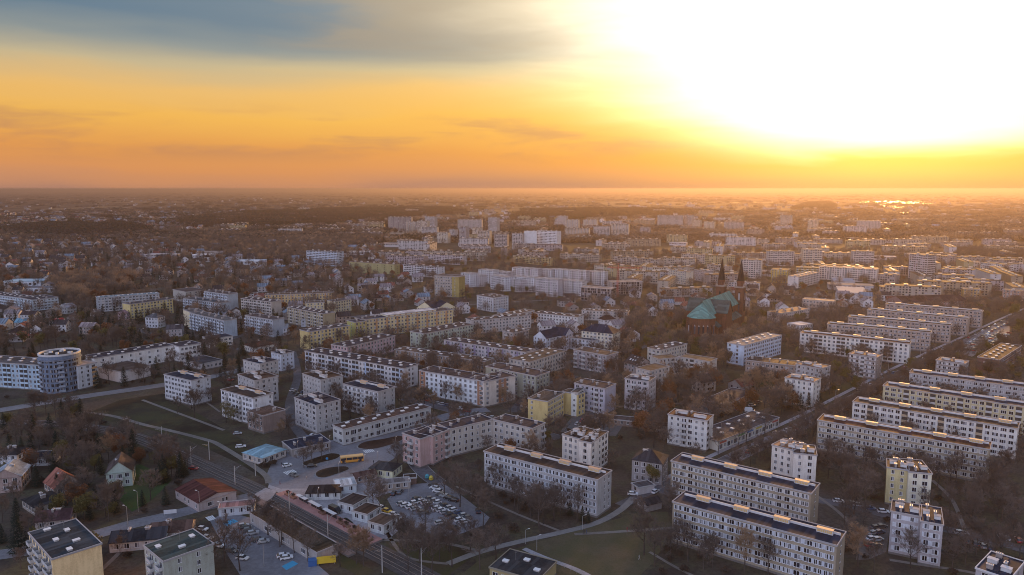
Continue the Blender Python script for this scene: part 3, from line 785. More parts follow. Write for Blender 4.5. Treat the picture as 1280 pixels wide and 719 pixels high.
# --- shops, pavilions, hall
block('long two-storey shop building with brown roof and ribbon windows behind the bus', [dict(A=(408, 534), B=(429, 537), C2=(538.6, 509), n=2, st=3.6, pl=.4, wall=(.48, .48, .48), roof=(.13, .085, .08), front='WW', right='wGwW', bay=3.4, top='vents')], 'shop_building', 'shop building')
block('pavilion with pale blue roof above the bus loop', [dict(A=(303, 565), B=(328, 572), D=13, n=1, st=3.0, pl=.4, wall=(.50, .46, .44), roof=(.22, .34, .40), rtype='hip', rise=1.3, front='tt', right='twt', top='none', trim=(.5, .5, .5))], 'pavilion', 'pavilion')
block('low grey workshop between blue pavilion and shops', [dict(A=(365, 562), B=(413, 552), D=13, n=1, st=2.9, pl=.3, wall=(.36, .33, .32), roof=SLATE, front='t.t', right='', top='chim')], 'workshop', 'workshop')
shop_strip = block('low shopping strip with grey roof and coloured fascia beside a pale point block', [dict(A=(898, 552), B=(974, 522), D=15, n=1, st=4.0, pl=.2, wall=(.58, .55, .50), roof=(.12, .11, .13), front='Gt', right='', top='vents')], 'shop_building', 'shop building')
block('low arcade with grey canopy roof behind the white van', [dict(A=(908, 506), B=(944, 490), D=14, n=1, st=3.4, pl=.2, wall=(.34, .28, .25), roof=GREYR, front='G.', right='', top='none')], 'arcade', 'arcade')
mural_hall = block('long brown-roofed hall with mural gable beside the avenue car park', [dict(A=(1221, 447), B=(1249, 450), C2=(1277, 432), n=3, st=3.2, wall=(.22, .12, .10), roof=(.12, .08, .075), front='', right='wW', top='vents')], 'hall', 'hall')
block('long white school with flat slate roof by the roundhouse', [dict(A=(118, 448), B=(217, 431.5), D=14, n=3, st=3.4, wall=(.68, .66, .66), roof=SLATE, front='.t', right='', top='vents'), dict(A=(224, 433.5), B=(251, 429), D=16, front='w', left='')], 'school', 'school')
block('school gym with shallow slate roof and white flank', [dict(A=(122, 459), B=(151, 465), D=20, n=1, st=6.4, pl=.4, wall=(.58, .53, .52), roof=(.10, .09, .095), front='', right='', top='none')], 'gym', 'gym')
block('low slate roofed annex in front of the school wing', [dict(A=(229, 449), B=(252, 455), D=15, n=1, st=3.6, wall=(.52, .48, .48), roof=(.075, .085, .11), front='tt', right='t', top='none')], 'annex', 'annex')
block('white modern villa with ribbon windows behind the ochre-leaved tree', [dict(A=(253, 421), B=(262, 424), D=18, n=2, st=3.2, wall=WHT, roof=SLATE, front='w', right='wW', top='none')], 'villa', 'villa')
block('white villa with red hipped roof beside the grey balcony slab', [dict(A=(303, 430), B=(318, 434), D=18, n=1, st=4.0, wall=WHT, roof=RED, rtype='hip', rise=2.4, front='tt', right='tt', top='chim')], 'villa', 'villa')
# --- L block, yellow hostel and the white L with brick corner
L4 = dict(n=4, st=3.0, top='chim', roof=SLATE, bay=3.3)
block('U-shaped tenement with pink gable and white courtyard wings beside the bus loop', [dict(L4, A=(503, 541.5), B=(525, 549), D=13, wall=PNK, front='tbt', right=''), dict(A=(541, 545.5), B=(562, 536), D=10, wall=PNK, front='tnb', right=''),
      dict(A=(562, 536.5), B=(616, 524), D=10, wall=PALE, front='tnt', right=''), dict(A=(616, 524), B=(666, 535.5), D=10, wall=PALE, front='ttnt', right='b.b')], 'tenement', 'tenement')
block('yellow four-storey hostel with flat grey roof and white stair tower', [dict(n=4, st=2.9, A=(660, 498), B=(684.5, 502), D=19, wall=YEL, roof=(.10, .10, .11), front='n..', right='DDt', top='chim'), dict(A=(714, 490), B=(722, 491), D=10, h=13.6, wall=(.60, .60, .58), front='s', right='', top='none'), dict(A=(722, 493), B=(731, 489.5), D=10, wall=YEL, front='t', right='', top='none')], 'hostel', 'hostel')
block('lavender grey block with a row of white roof boxes behind the yellow hostel', [dict(A=(718, 479), B=(756, 486), D=12, n=5, wall=LAV, roof=SLATE, front='wbw', right='..', top='dormer')])
block('grey six-storey block with dark balcony stack above bare trees', [dict(A=(781, 473), B=(811, 477), D=12, n=6, wall=(.46, .43, .45), roof=GREYR, front='wbw', right='ntn', top='tower')])
block('beige block with plain grey roof behind the six-storey block', [dict(A=(790, 462), B=(813, 464), C2=(837, 458), n=5, wall=(.50, .45, .42), roof=(.10, .092, .10), front='nn', right='tn', top='none')])
block('pale block with blind gable beside the park trees', [dict(A=(849, 446), B=(887, 452), D=11, n=4, wall=PALE, roof=(.16, .14, .13), front='ntlt', right='', top='none'), dict(A=(823, 449), B=(849, 446.5), D=10, front='tt', right='')])
block('pale four-storey block with flat vents near the church square', [dict(A=(806, 436), B=(826, 438), C2=(859, 430), n=4, wall=(.52, .48, .43), roof=GREYR, front='tb', right='tt', top='vents')])
block('brick brown block with tiers of balconies between round brown tree and gabled house', [dict(A=(717, 437), B=(759, 444.5), D=13, n=4, st=2.9, wall=(.40, .35, .36), roof=(.15, .12, .12), front='btbt', right='.t', top='chim')])
block('white L-shaped corner block with brick panels above the parking street', [dict(A=(524, 463), B=(605, 477), D=13, n=5, wall=(.60, .62, .66), roof=SLATE, front='tttttttt', right='', left='.t', top='chim', bay=3.4, accents=((.003, .10, (.40, .23, .16)), (.90, .997, (.40, .23, .16)))), dict(A=(605, 477.5), B=(644, 469.5), D=13, wall=(.56, .50, .46), front='t.tt', right='', accents=((.45, .72, (.40, .23, .16)),))])
block('sage green block adjoining the white corner block courtyard', [dict(A=(607, 458), B=(670, 470.5), D=13, n=5, wall=(.40, .40, .34), roof=SLATE, front='.ttt', right='tt', top='chim')])
block('long white block with bluish loggia strips and pink gable', [dict(A=(381, 439), B=(504.5, 461), D=13, n=4, st=3.0, wall=(.60, .58, .60), roof=SLATE, front='llttllt', right='.tt', top='vents', bal=(.50, .54, .62), accents=((.03, .05, (.40, .48, .62)), (.30, .32, (.40, .48, .62)), (.62, .64, (.40, .48, .62)), (.94, .997, (.44, .50, .60))))])
block('pink four-storey block with white roof vents', [dict(A=(411, 431), B=(434, 434), C2=(494, 420), n=4, wall=(.50, .38, .40), roof=SLATE, front='tt', right='t', top='vents')])
block('pale green block with white roof vents', [dict(A=(506, 415), B=(530, 417.5), C2=(592, 405.5), n=4, wall=GRN, roof=SLATE, front='t.', right='t', top='vents')])
block('brown three-storey block behind a row of russet trees', [dict(A=(493, 437), B=(606, 452), D=11, n=3, wall=(.36, .27, .22), roof=(.14, .11, .11), front='tn', top='vents')])
block('lavender block with mauve vertical strips and white vents', [dict(A=(555, 425), B=(657, 440.5), D=12, n=4, wall=(.50, .45, .48), roof=SLATE, front='twt', right='', top='vents', accents=tuple((k / 6 + .04, k / 6 + .08, (.36, .30, .42)) for k in range(6)))])
block('cream block with ribbed flank between lavender block and round brown tree', [dict(A=(625, 451), B=(662, 453), C2=(708, 438.5), n=4, wall=(.52, .47, .43), roof=(.12, .105, .105), front='ttt', right='tt', top='vents')])
block('small brownish block with white roof boxes behind the lavender block', [dict(A=(628, 414), B=(642, 416.4), D=18, n=4, wall=(.42, .36, .34), roof=SLATE, front='tb', right='tb', top='vents')])
# --- left part of town
block('yellow block with white parapets at the crossroads of blue slabs', [dict(A=(370, 413), B=(386, 415), C2=(437, 407), n=5, wall=YEL, roof=GREYR, front='', right='tt', top='vents', accents=((.24, .27, (.62, .56, .42)), (.5, .53, (.62, .56, .42)), (.76, .79, (.62, .56, .42))))])
block('long ochre and cream block carrying a white roof deck', [dict(A=(452, 400), B=(566, 387), D=13, n=5, st=2.9, wall=(.60, .50, .32), roof=GREYR, front='tt', top='chim', accents=tuple((k / 9 + .02, k / 9 + .055, (.58, .36, .20)) for k in range(9))), dict(A=(484, 394), B=(545, 387), D=12, h=17.2, wall=(.6, .55, .42), front='', right='', roof=(.5, .48, .5), top='none'), dict(A=(443, 403), B=(458, 401), D=12, wall=(.50, .48, .22), front='t', right='')])
block('yellow slab with slate roof beside the long blue-roofed block', [dict(A=(153, 379), B=(162, 380.5), C2=(216, 373.5), n=5, wall=(.60, .50, .28), roof=GREYR, front='', right='tw', top='chim')])
block('long grey block with blue-tinted metal roof', [dict(A=(114, 371), B=(121, 372.5), C2=(199, 367), n=5, wall=(.40, .43, .48), roof=(.14, .22, .28), front='t', right='wb', top='vents')])
block('grey square block behind the blue stepped slabs', [dict(A=(216, 362), B=(232, 365), D=22, n=4, wall=(.42, .40, .38), roof=GREYR, front='', right='.t', top='none')])
block('taller blue balcony slab with grey gable', [dict(A=(255, 364), B=(285, 368), D=11, n=6, wall=(.40, .44, .50), roof=GREYR, front='bw', right='', top='chim', bal=(.52, .58, .66))])
block('low stepped blue slab joining the taller one', [dict(A=(229, 373), B=(276, 379), D=11, n=4, wall=(.42, .46, .52), roof=(.12, .14, .17), front='bw', right='', top='chim', bal=(.54, .60, .68))])
block('stepped blue slab with cream gable', [dict(A=(237, 391), B=(280, 401), D=11, n=5, wall=(.40, .45, .52), roof=(.12, .15, .19), front='bw', right='', top='chim', bal=(.56, .62, .70)), dict(A=(229, 387), B=(239, 390.5), D=11, wall=CRM, front='', right='')])
block('blue-grey balcony slab opposite the yellow crossroads block', [dict(A=(306, 394), B=(341, 400), D=11, n=5, wall=(.40, .43, .49), roof=GREYR, front='bww', right='', top='chim', bal=(.55, .60, .68))])
block('white and brown balcony slab behind the blue-grey one', [dict(A=(301, 373), B=(339, 377.5), D=12, n=5, wall=(.50, .45, .42), roof=SLATE, front='lw', right='', top='vents')])
block('beige slab with dark loggias near the ochre block', [dict(A=(359, 384), B=(404, 392.5), D=12, n=5, wall=(.46, .40, .30), roof=GREYR, front='tlt', right='', top='vents')])
block('long ochre block with salmon stair strips', [dict(A=(331, 369), B=(415, 366), D=12, n=4, wall=(.56, .42, .24), roof=(.14, .11, .10), front='tt', top='chim', accents=tuple((k / 6 + .05, k / 6 + .09, (.58, .36, .20)) for k in range(6)))])
block('short cream block between ochre blocks', [dict(A=(382, 379), B=(405, 378), D=12, n=4, wall=(.58, .50, .34), roof=(.14, .12, .11), front='t', top='chim')])
block('second short cream block beside dark spruces', [dict(A=(419, 377), B=(439, 374), D=12, n=4, wall=(.58, .52, .38), roof=GREYR, front='t', top='chim')])
block('blue-white terraced apartments beside the low turquoise roofed sports building', [dict(A=(-40, 364), B=(22, 372), D=14, n=4, wall=(.46, .53, .60), roof=GREYR, front='b', top='vents', bal=(.55, .62, .70)), dict(A=(22, 371.5), B=(40, 375), D=24, front='wb', right='b')])
block('white cream gabled houses joined under two dark peaks', [dict(A=(521, 384), B=(541, 386), D=16, n=3, wall=(.62, .56, .42), roof=SLATE, rtype='gablef', rise=6, front='tb', top='none'), dict(A=(546, 386), B=(571, 384), D=16, rtype='gablef')], 'terraced_house', 'terrace')
block('tall concrete office block with ochre flank', [dict(A=(543, 344.5), B=(573, 346), D=16, n=7, st=3.2, wall=(.42, .38, .35), roof=GREYR, front='wtw', right='', top='none'), dict(A=(573.5, 346.2), B=(581, 344.8), D=14, wall=(.42, .34, .16), front='', right='')], 'office_block', 'office block')
block('white apartment house with grey roof in front of the white estate', [dict(A=(596, 369), B=(616, 372.5), D=20, n=5, wall=(.56, .58, .63), roof=GREYR, front='tb', right='bt', top='vents')])
EST = dict(n=6, D=13, wall=(.60, .62, .68), roof=(.30, .28, .28), front='wlwb', right='tt', top='vents')
for A, B, lb in (((640, 345.5), (729, 352), 'front row of the white modern estate, with dark balcony stacks'), ((688, 336.5), (757, 340.5), 'back row of the white modern estate beside the grey building shell'), ((613, 344), (652, 350), 'white estate block in front of the estate corner block'),
                 ((598, 337), (637, 340), 'white estate block between the corner block and the back row'), ((640, 334.5), (690, 337.5), 'white estate block behind the front row of the estate'), ((576, 341), (600, 344), 'white estate corner block beside the concrete office')):
    a_, b_ = Vector(A), Vector(B); k_ = 3 if b_.x - a_.x > 45 else 2; W_ = []
    for q in range(k_):      # each row steps in height and depth
        p0, p1 = a_.lerp(b_, q / k_), a_.lerp(b_, (q + .93) / k_); nn_ = 6 + (q % 2) * (1 if k_ == 3 else -1); dy_ = (6 - nn_) * 2.7 * .115 + .5 * (q % 2)
        W_.append(dict(EST, A=(p0.x, p0.y + dy_), B=(p1.x, p1.y + dy_), n=nn_, wall=[(.60, .62, .68), (.50, .48, .52), (.62, .62, .66)][q]))
    block(lb, W_)
block('unfinished grey concrete shell with open windows beside the red crane', [dict(A=(726, 359), B=(764, 361.5), D=16, n=5, wall=(.40, .36, .36), roof=(.25, .22, .22), front='G', right='G', bay=3.6, top='none', darkframe=1)], 'building_shell', 'building shell')
block('second concrete shell behind the red crane with plastered corner', [dict(A=(765, 353), B=(803, 352), D=16, n=5, wall=(.42, .39, .38), roof=(.22, .20, .20), front='wG', right='G', top='none', darkframe=1)], 'building_shell', 'building shell')
block('pale block with grey roof in front of the large cream house', [dict(A=(713, 422), B=(742, 426), D=12, n=3, wall=(.52, .52, .56), roof=GREYR, front='tt', right='', top='chim')])
block('large cream house with slate hipped roof and chimneys', [dict(A=(727, 413), B=(766, 417), D=15, n=5, wall=(.58, .53, .44), roof=SLATE, rtype='hip', rise=5, front='tttb', right='tt', top='chim')], 'tenement', 'tenement')
block('bluish white gabled house with slate roof', [dict(A=(667, 420), B=(683, 423), D=18, n=4, wall=(.54, .56, .62), roof=SLATE, rtype='gablef', rise=5, front='nn', right='tb', top='chim')], 'tenement', 'tenement')
block('lavender gabled house beside the bluish white one', [dict(A=(686, 418), B=(706, 420), D=16, n=4, wall=(.50, .48, .54), roof=SLATE, rtype='gable', rise=5, front='tt', right='t', top='chim')], 'tenement', 'tenement')
sky_house = block('brown roofed house with three bright skylights', [dict(A=(780, 452), B=(794, 456), D=14, n=2, wall=(.48, .43, .42), roof=(.10, .08, .08), rtype='gable', rise=4.5, front='tt', right='t', top='chim')], 'house', 'house')
block('long white terrace with slate roof and chimneys behind the lavender house', [dict(A=(668, 391), B=(722, 396.5), D=12, n=3, wall=(.56, .55, .56), roof=SLATE, front='t', top='vents')])
block('long pale terrace with blind lavender gable', [dict(A=(727, 388), B=(785, 390.5), D=12, n=3, wall=(.52, .48, .46), roof=(.15, .12, .12), front='t', top='vents')])
block('pale long block ending at the fir, behind the small brownish block', [dict(A=(590, 401), B=(664, 394), D=12, n=4, wall=(.50, .46, .45), roof=SLATE, front='t', top='vents')])
block('white and pink wing block behind the green one', [dict(A=(630, 396), B=(668, 388), D=12, n=4, wall=(.54, .50, .50), roof=(.14, .11, .11), front='t', top='vents')])
block('pale blue office slab with vented flat roof near the church', [dict(A=(906, 430), B=(930, 432), C2=(977, 419), n=5, wall=(.48, .54, .64), roof=(.22, .20, .20), front='t.', right='Wt', top='vents')], 'office_block', 'office block')
block('low old building with dark roof between pale office and fir point block', [dict(A=(932, 450), B=(1000, 458), D=14, n=2, st=3.4, wall=(.38, .31, .28), roof=(.12, .09, .085), front='wt', right='', top='chim')], 'tenement', 'tenement')
block('four-storey white roofed town house behind the white slab', [dict(A=(984, 404), B=(1000, 407), D=16, n=3, wall=(.55, .55, .58), roof=(.45, .47, .52), front='t', right='t', top='none')], 'tenement', 'tenement')
block('terraced old house row with bright roofs beside the church square', [dict(A=(976, 392), B=(1012, 386), D=14, n=3, wall=(.50, .44, .42), roof=(.30, .17, .12), front='w', right='', top='chim')], 'tenement', 'tenement')
block('beige civic building with dark stair strip', [dict(A=(1003, 374), B=(1042, 377), D=14, n=3, st=3.3, wall=(.46, .39, .35), roof=(.24, .19, .18), front='t', top='none')], 'civic_building', 'civic building')
block('long slate roofed hall with lit ridge beyond the row of five', [dict(A=(1130, 378), B=(1210, 376), D=26, n=2, wall=(.34, .24, .24), roof=(.10, .06, .065), rtype='gable', rise=5, front='t', top='none')], 'hall', 'hall')
# --- big blocks farther out
block('big white hotel-like slab with a regular window grid', [dict(A=(671, 288), B=(696, 289), D=16, n=11, st=3.2, wall=(.60, .60, .62), roof=GREYR, front='w', right='', top='far'), dict(A=(655, 288.5), B=(671, 288.6), D=12, h=37, front='', wall=(.55, .55, .57))], 'office_block', 'office block')
block('grey ten-storey tower beside the old town with lit roof edge', [dict(A=(1137, 317), B=(1160, 319), D=16, n=11, st=2.9, wall=(.46, .43, .45), roof=BROWN, front='wlw', right='l', top='far')], 'tower_block', 'tower block')
block('white nine-storey tower pair behind the church spires', [dict(A=(926, 324), B=(952, 325), D=14, n=9, wall=(.50, .47, .46), roof=BROWN, front='tlt', top='far')], 'tower_block', 'tower block')
block('mustard yellow slab beside white town houses', [dict(A=(964, 337), B=(985, 338), D=24, n=6, wall=(.50, .36, .12), roof=BROWN, front='t', right='lt', top='far')])
block('mustard and white slab behind the other mustard one', [dict(A=(995, 334), B=(1024, 335), D=14, n=6, wall=(.50, .38, .18), roof=BROWN, front='lt', top='far')])
block('white stepped estate with balconies above the old town roofs', [dict(A=(1024, 333), B=(1096, 337), D=16, n=6, wall=(.56, .50, .48), roof=(.26, .2, .18), front='tlt', top='far'), dict(A=(998, 346), B=(1025, 340), D=13, n=5)])
block('white town block with dark window slots at the wood', [dict(A=(1226, 328), B=(1258, 331), D=16, n=4, st=3, wall=(.60, .57, .57), roof=BROWN, front='w', right='w', top='far')])
block('cream town block beside the white one at the wood', [dict(A=(1198, 327), B=(1225, 328), D=14, n=4, wall=(.5, .43, .38), roof=(.3, .22, .2), front='t', top='far')])
block('blue-white eight-storey slab at the edge of the wood', [dict(A=(383, 313), B=(421, 315), D=16, n=8, wall=(.46, .52, .60), roof=GREYR, front='tl', right='t', top='far', bal=(.55, .6, .7))])
block('olive yellow rear wall of a five-storey slab', [dict(A=(437, 327), B=(493, 330.5), D=12, n=5, wall=(.42, .38, .22), roof=BROWN, front='s...', top='far')])
block('white slab with brown bays between olive wall and concrete office', [dict(A=(504, 330.5), B=(548, 334), D=13, n=5, wall=(.52, .52, .56), roof=GREYR, front='wl', top='far')])
SIMPLE = [((482, 319), (530, 321), 5, (.42, .36, .38)), ((530, 317.5), (578, 320), 5, (.48, .44, .46)), ((743, 331), (836, 335), 5, (.48, .43, .38)), ((766, 320), (824, 325), 5, (.42, .36, .32)), ((836, 337), (858, 340), 6, (.56, .5, .42)),
          ((700, 317), (749, 319), 5, (.40, .35, .30)), ((641, 319), (688, 323), 4, (.48, .38, .22)), ((852, 317), (901, 320), 5, (.46, .4, .36)), ((884, 330), (907, 333), 6, (.44, .38, .34)), ((868, 337), (882, 339), 5, (.4, .36, .36)),
          ((1105, 333), (1136, 334), 4, (.44, .37, .35)), ((1097, 342), (1119, 344), 5, (.42, .36, .34)), ((1253, 362), (1276, 364), 4, (.40, .27, .22)), ((1204, 361), (1226, 362), 4, (.44, .30, .14)), ((900, 352), (950, 354), 3, (.46, .42, .42))]
for A, B, n, c in SIMPLE:
    nm = 'ochre' if c[2] < .25 else 'brownish' if c[0] - c[2] > .09 else 'greyish white'
    block('hazy %s housing slab between the estate and the tower blocks' % nm, [dict(A=A, B=B, n=n, D=12, wall=c, roof=BROWN, front='tw', top='shaft' if n == 5 else 'far')], group='hazy %s housing slabs' % nm)
TOWERS = [(485, 514, 271, 289), (508, 523, 276, 292), (522, 534, 275, 294), (531, 543, 269, 292), (527, 546, 283, 297), (561, 568, 286, 301), (574, 582, 283, 305), (572, 602, 274, 290), (597, 612, 287, 305), (610, 621, 268, 294),
          (640, 653, 291, 312), (707, 723, 274, 290), (729, 746, 274, 287), (697, 707, 269, 285), (706, 737, 284, 297), (742, 762, 283, 298), (764, 786, 280, 298), (822, 854, 268, 284), (855, 864, 268, 284), (865, 875, 275, 286),
          (960, 993, 312, 333), (1004, 1028, 310, 333), (1067, 1093, 313, 333), (975, 990, 268, 284), (1072, 1101, 275, 290), (590, 600, 284, 300), (618, 634, 293, 309), (546, 560, 290, 304), (880, 893, 276, 287), (905, 930, 277, 288), (800, 812, 284, 296), (1010, 1022, 275, 286)]
for x0, x1, y0, y1 in TOWERS:
    g0 = G((x0 + x1) / 2, y1); Hh = CH * (y1 - y0) / (y1 - 236.0); Hh = max(22.0, min(46.0, Hh))
    n = int((Hh - 1) / 2.8); c = random.choice([(.42, .40, .40), (.48, .42, .36), (.40, .37, .38), (.52, .46, .40)])
    nm = 'grey' if c[0] - c[2] < .03 else 'tan'
    yt = 236 + (y1 - 236.0) * (1 - (n * 2.8 + 1.2) / CH)
    zn = 'beyond the white hotel-like slab' if 640 < x0 < 800 else 'on the edge of the dark forest' if x0 < 640 else 'in the golden haze past the church'; wd = 'wide' if x1 - x0 > 19 else 'slim'
    block('hazy %s %s high-rise %s' % (wd, nm, zn), [dict(A=(x0, yt), B=(x1, yt + .3), n=n, st=2.8, D=13, wall=c, roof=BROWN, front='wl' if x1 - x0 > 14 else 'w', right='', top='far', bay=3.6)], 'tower_block', 'tower block', group='%s %s high-rises %s' % (wd, nm, zn))

# --- round apartment house with blue-white wings
c0 = G(78, 486); rad = 11.0; HR = 22.0
rt_ = thing('round_apartment_house', 'round blue-grey apartment tower with ringed roof terrace', 'apartment house', c0)
def ring(r, z0, z1, mi=0, n=40, top=True):
    m = MB(); m.prism([(r * math.cos(2 * math.pi * k / n), r * math.sin(2 * math.pi * k / n)) for k in range(n)], z0, z1, mi); return m
ring(rad, 0, HR).build('tower_wall', plaster((.21, .26, .36)), rt_)
ring(rad + .7, HR - 2.6, HR - 2.2).build('cornice', plaster((.26, .28, .34)), rt_)
m = ring(rad - 1.6, HR, HR + .25); m.build('roof', roofing((.06, .06, .07)), rt_)
m = MB()
for k in range(40):
    a0, a1 = 2 * math.pi * k / 40, 2 * math.pi * (k + 1) / 40
    P = [(r * math.cos(a), r * math.sin(a)) for r in (rad + .2, rad - .5) for a in (a0, a1)]
    for z in (HR + 1.0,): m.poly([(*P[0], z), (*P[1], z), (*P[3], z), (*P[2], z)])
    m.poly([(*P[0], HR), (*P[1], HR), (*P[1], HR + 1.0), (*P[0], HR + 1.0)]); m.poly([(*P[3], HR), (*P[2], HR), (*P[2], HR + 1.0), (*P[3], HR + 1.0)])
m.build('parapet', plain((.55, .53, .54), .7), rt_)
for i in range(9):
    a = rng.uniform(0, 6.28); r = rng.uniform(2, 7.5); m = MB(); m.box(-1, 1, -.6, .6, HR + .25, HR + 1.2); m.build('roof_unit', plain((.6, .6, .62), .5), rt_, (r * math.cos(a), r * math.sin(a), 0), a)
for s in range(7):
    for k in range(14):
        a = math.pi + math.pi * (k + .5) / 14; wdt = 1.3 if k % 4 else 2.3
        obj('window', window_mesh(wdt, 1.6, DARKFR), rt_, ((rad + .02) * math.cos(a), (rad + .02) * math.sin(a), 1.2 + s * 2.85), a + math.pi / 2)
    for k in (4, 9):
        a = math.pi + math.pi * (k + .5) / 14
        obj('balcony', balcony_mesh(3.4, .9, plain((.28, .32, .40), .7), 'b'), rt_, ((rad - .1) * math.cos(a), (rad - .1) * math.sin(a), .9 + s * 2.85), a + math.pi / 2)
occ_rect(c0 - Vector((12, 12, 0)), Vector((1, 0, 0)), Vector((0, 1, 0)), 24, 24)
block('blue-white balcony wing with T-shaped white panels beside the round tower', [dict(A=(-60, 450), B=(56, 457), D=16, n=5, st=2.9, wall=(.38, .48, .58), roof=(.14, .14, .16), front='lltt', top='vents', bal=(.46, .58, .70))])
block('narrow white wing with orange balconies on the flank of the round tower', [dict(A=(97, 458), B=(121, 453), D=12, n=5, wall=(.50, .51, .55), roof=(.45, .36, .33), front='ntb', right='', top='none', bal=(.5, .28, .12))])

# --- neo-gothic church
ap = G(872, 424); tw = G(912, 404); ax = (tw - ap); ax.z = 0; LN = ax.length; ax.normalize()
ch = thing('church', 'brick neo-gothic church with green copper roof and twin dark spires', 'church', ap, math.atan2(ax.y, ax.x))
BRK = plaster((.17, .080, .055), .95, .45); COP = roofing((.105, .225, .195), (.07, .15, .135)); LEAD = roofing((.12, .16, .15)); SPIRE = roofing((.05, .042, .042))
HN = 19.0; LN = max(LN, 62.0)
m = MB(); m.box(8, LN - 4, -8, 8, 0, HN); m.build('nave', BRK, ch)
m = MB(); z1 = HN + 11
m.poly([(6, -8.6, HN), (LN - 4, -8.6, HN), (LN - 4, 0, z1), (8, 0, z1)]); m.poly([(LN - 4, 8.6, HN), (6, 8.6, HN), (8, 0, z1), (LN - 4, 0, z1)]); m.build('nave_roof', COP, ch)
for s in (-1, 1):
    m = MB(); m.box(10, LN - 8, 8 * s if s > 0 else -13, 13 if s > 0 else -8, 0, 9); m.build('aisle', BRK, ch)
    m = MB(); m.poly([(9.5, 13.4 * s, 9), (LN - 7.5, 13.4 * s, 9), (LN - 7.5, 8 * s, 13), (9.5, 8 * s, 13)]); m.build('aisle_roof', LEAD, ch)
m = MB(); tx0, tx1 = 20, 34; m.box(tx0, tx1, -17, 17, 0, HN + .1); m.build('transept', BRK, ch)
m = MB()
m.poly([(tx0 - .6, -17.5, HN + .1), (27, -17.5, z1 - .6), (27, 17.5, z1 - .6), (tx0 - .6, 17.5, HN + .1)]); m.poly([(27, -17.5, z1 - .6), (tx1 + .6, -17.5, HN + .1), (tx1 + .6, 17.5, HN + .1), (27, 17.5, z1 - .6)]); m.build('transept_roof', LEAD, ch)
m = MB()
for s in (-1, 1): m.poly([(tx0, 17 * s, HN), (tx1, 17 * s, HN), (27, 17 * s, z1 - 1.2)])
m.build('transept_gable', BRK, ch)
apx = [(8 + 11.4 * math.cos(a), 11.4 * math.sin(a)) for a in [R(q) for q in (90, 126, 162, 198, 234, 270)]]
m = MB(); m.prism(apx, 0, 17.2); m.build('apse', BRK, ch)
m = MB()
ov = [(8 + 12.2 * math.cos(a), 12.2 * math.sin(a)) for a in [R(q) for q in (90, 126, 162, 198, 234, 270)]]
for i in range(5): m.poly([(*ov[i], 17.2), (*ov[i + 1], 17.2), (10, 0, z1 - .3)])
m.poly([(*ov[5], 17.2), (*ov[0], 17.2), (10, 0, z1 - .3)]); m.build('apse_roof', COP, ch)
lm = MB(); lm.box(-.7, .7, -.12, 0, 0, 6.2); lm.prism([(-.7, -.12), (.7, -.12), (.7, 0), (-.7, 0)], 6.2, 6.21); lm.poly([(-.7, -.12, 6.2), (.7, -.12, 6.2), (0, -.12, 7.8)])
lme = lm.mesh('lancet_window', glass())
for i in range(5):
    (x0, y0), (x1, y1) = apx[i], apx[i + 1]; mx, my = (x0 + x1) / 2, (y0 + y1) / 2; nn = Vector((mx - 8, my, 0)).normalized()
    for off in (-1.7, 1.7):
        tdir = Vector((-nn.y, nn.x, 0)); o = obj('lancet_window', lme, ch, (mx + nn.x * .03 + tdir.x * off, my + nn.y * .03 + tdir.y * off, 4.5), math.atan2(nn.y, nn.x) + math.pi / 2)
    bm_ = MB(); bm_.box(-.5, .5, -1.0, .3, 0, 12); bm_.build('buttress', BRK, ch, (x0, y0, 0), math.atan2(nn.y, nn.x) + math.pi / 2)
for s in (-1, 1):
    for i in range(5): obj('lancet_window', lme, ch, (13 + i * 9.5, 13.02 * s, 1.2), 0 if s < 0 else math.pi)
TH = 33.0
for s in (-1, 1):
    yy = 8.6 * s
    m = MB(); m.box(LN - 4, LN + 3.4, yy - 3.7, yy + 3.7, 0, TH); m.build('tower', BRK, ch)
    m = MB(); m.box(LN - 4.6, LN + 4, yy - 4.3, yy + 4.3, TH, TH + 1.2)
    for q in (-3.6, 3.6):
        for r_ in (-3.6, 3.6): m.tube((LN - .3 + q, yy + r_, TH + 1.2), (LN - .3 + q, yy + r_, TH + 4.5), .6, .05, 6)
    m.build('gallery', plaster((.34, .28, .25)), ch)
    m = MB(); oct_ = [(LN - .3 + 3.2 * math.cos(R(22.5 + 45 * k)), yy + 3.2 * math.sin(R(22.5 + 45 * k))) for k in range(8)]; m.prism(oct_, TH + 1.2, TH + 6); m.build('lantern', BRK, ch)
    m = MB()
    for k in range(8):
        a, b = oct_[k], oct_[(k + 1) % 8]; m.poly([(a[0], a[1], TH + 6), (b[0], b[1], TH + 6), (LN - .3, yy, TH + 26)])
    sp = m.build('spire', SPIRE, ch)
    m = MB(); m.tube((LN - .3, yy, TH + 25), (LN - .3, yy, TH + 29), .12, .1, 5); m.box(LN - 1.1, LN + .5, yy - .1, yy + .1, TH + 27.3, TH + 27.6); m.build('cross', plain((.3, .22, .1), .4, .6), sp)
    for zz in (12, 22):
        for dx in (-1.5, 1.5): obj('lancet_window', lme, ch, (LN - .3 + dx, yy - 3.72, zz), 0.0)
        obj('lancet_window', lme, ch, (LN - 4.02, yy, zz), -math.pi / 2)
m = MB(); m.box(LN - 4, LN + 2.4, -4.9, 4.9, 0, 24); m.poly([(LN - 4, -4.9, 24), (LN - 4, 4.9, 24), (LN - 4, 0, 30)]); m.build('west_front', BRK, ch)
occ_rect(ap - Vector((-ax.y, ax.x, 0)) * 18 - ax * 5, ax, Vector((-ax.y, ax.x, 0)), LN + 12, 36)

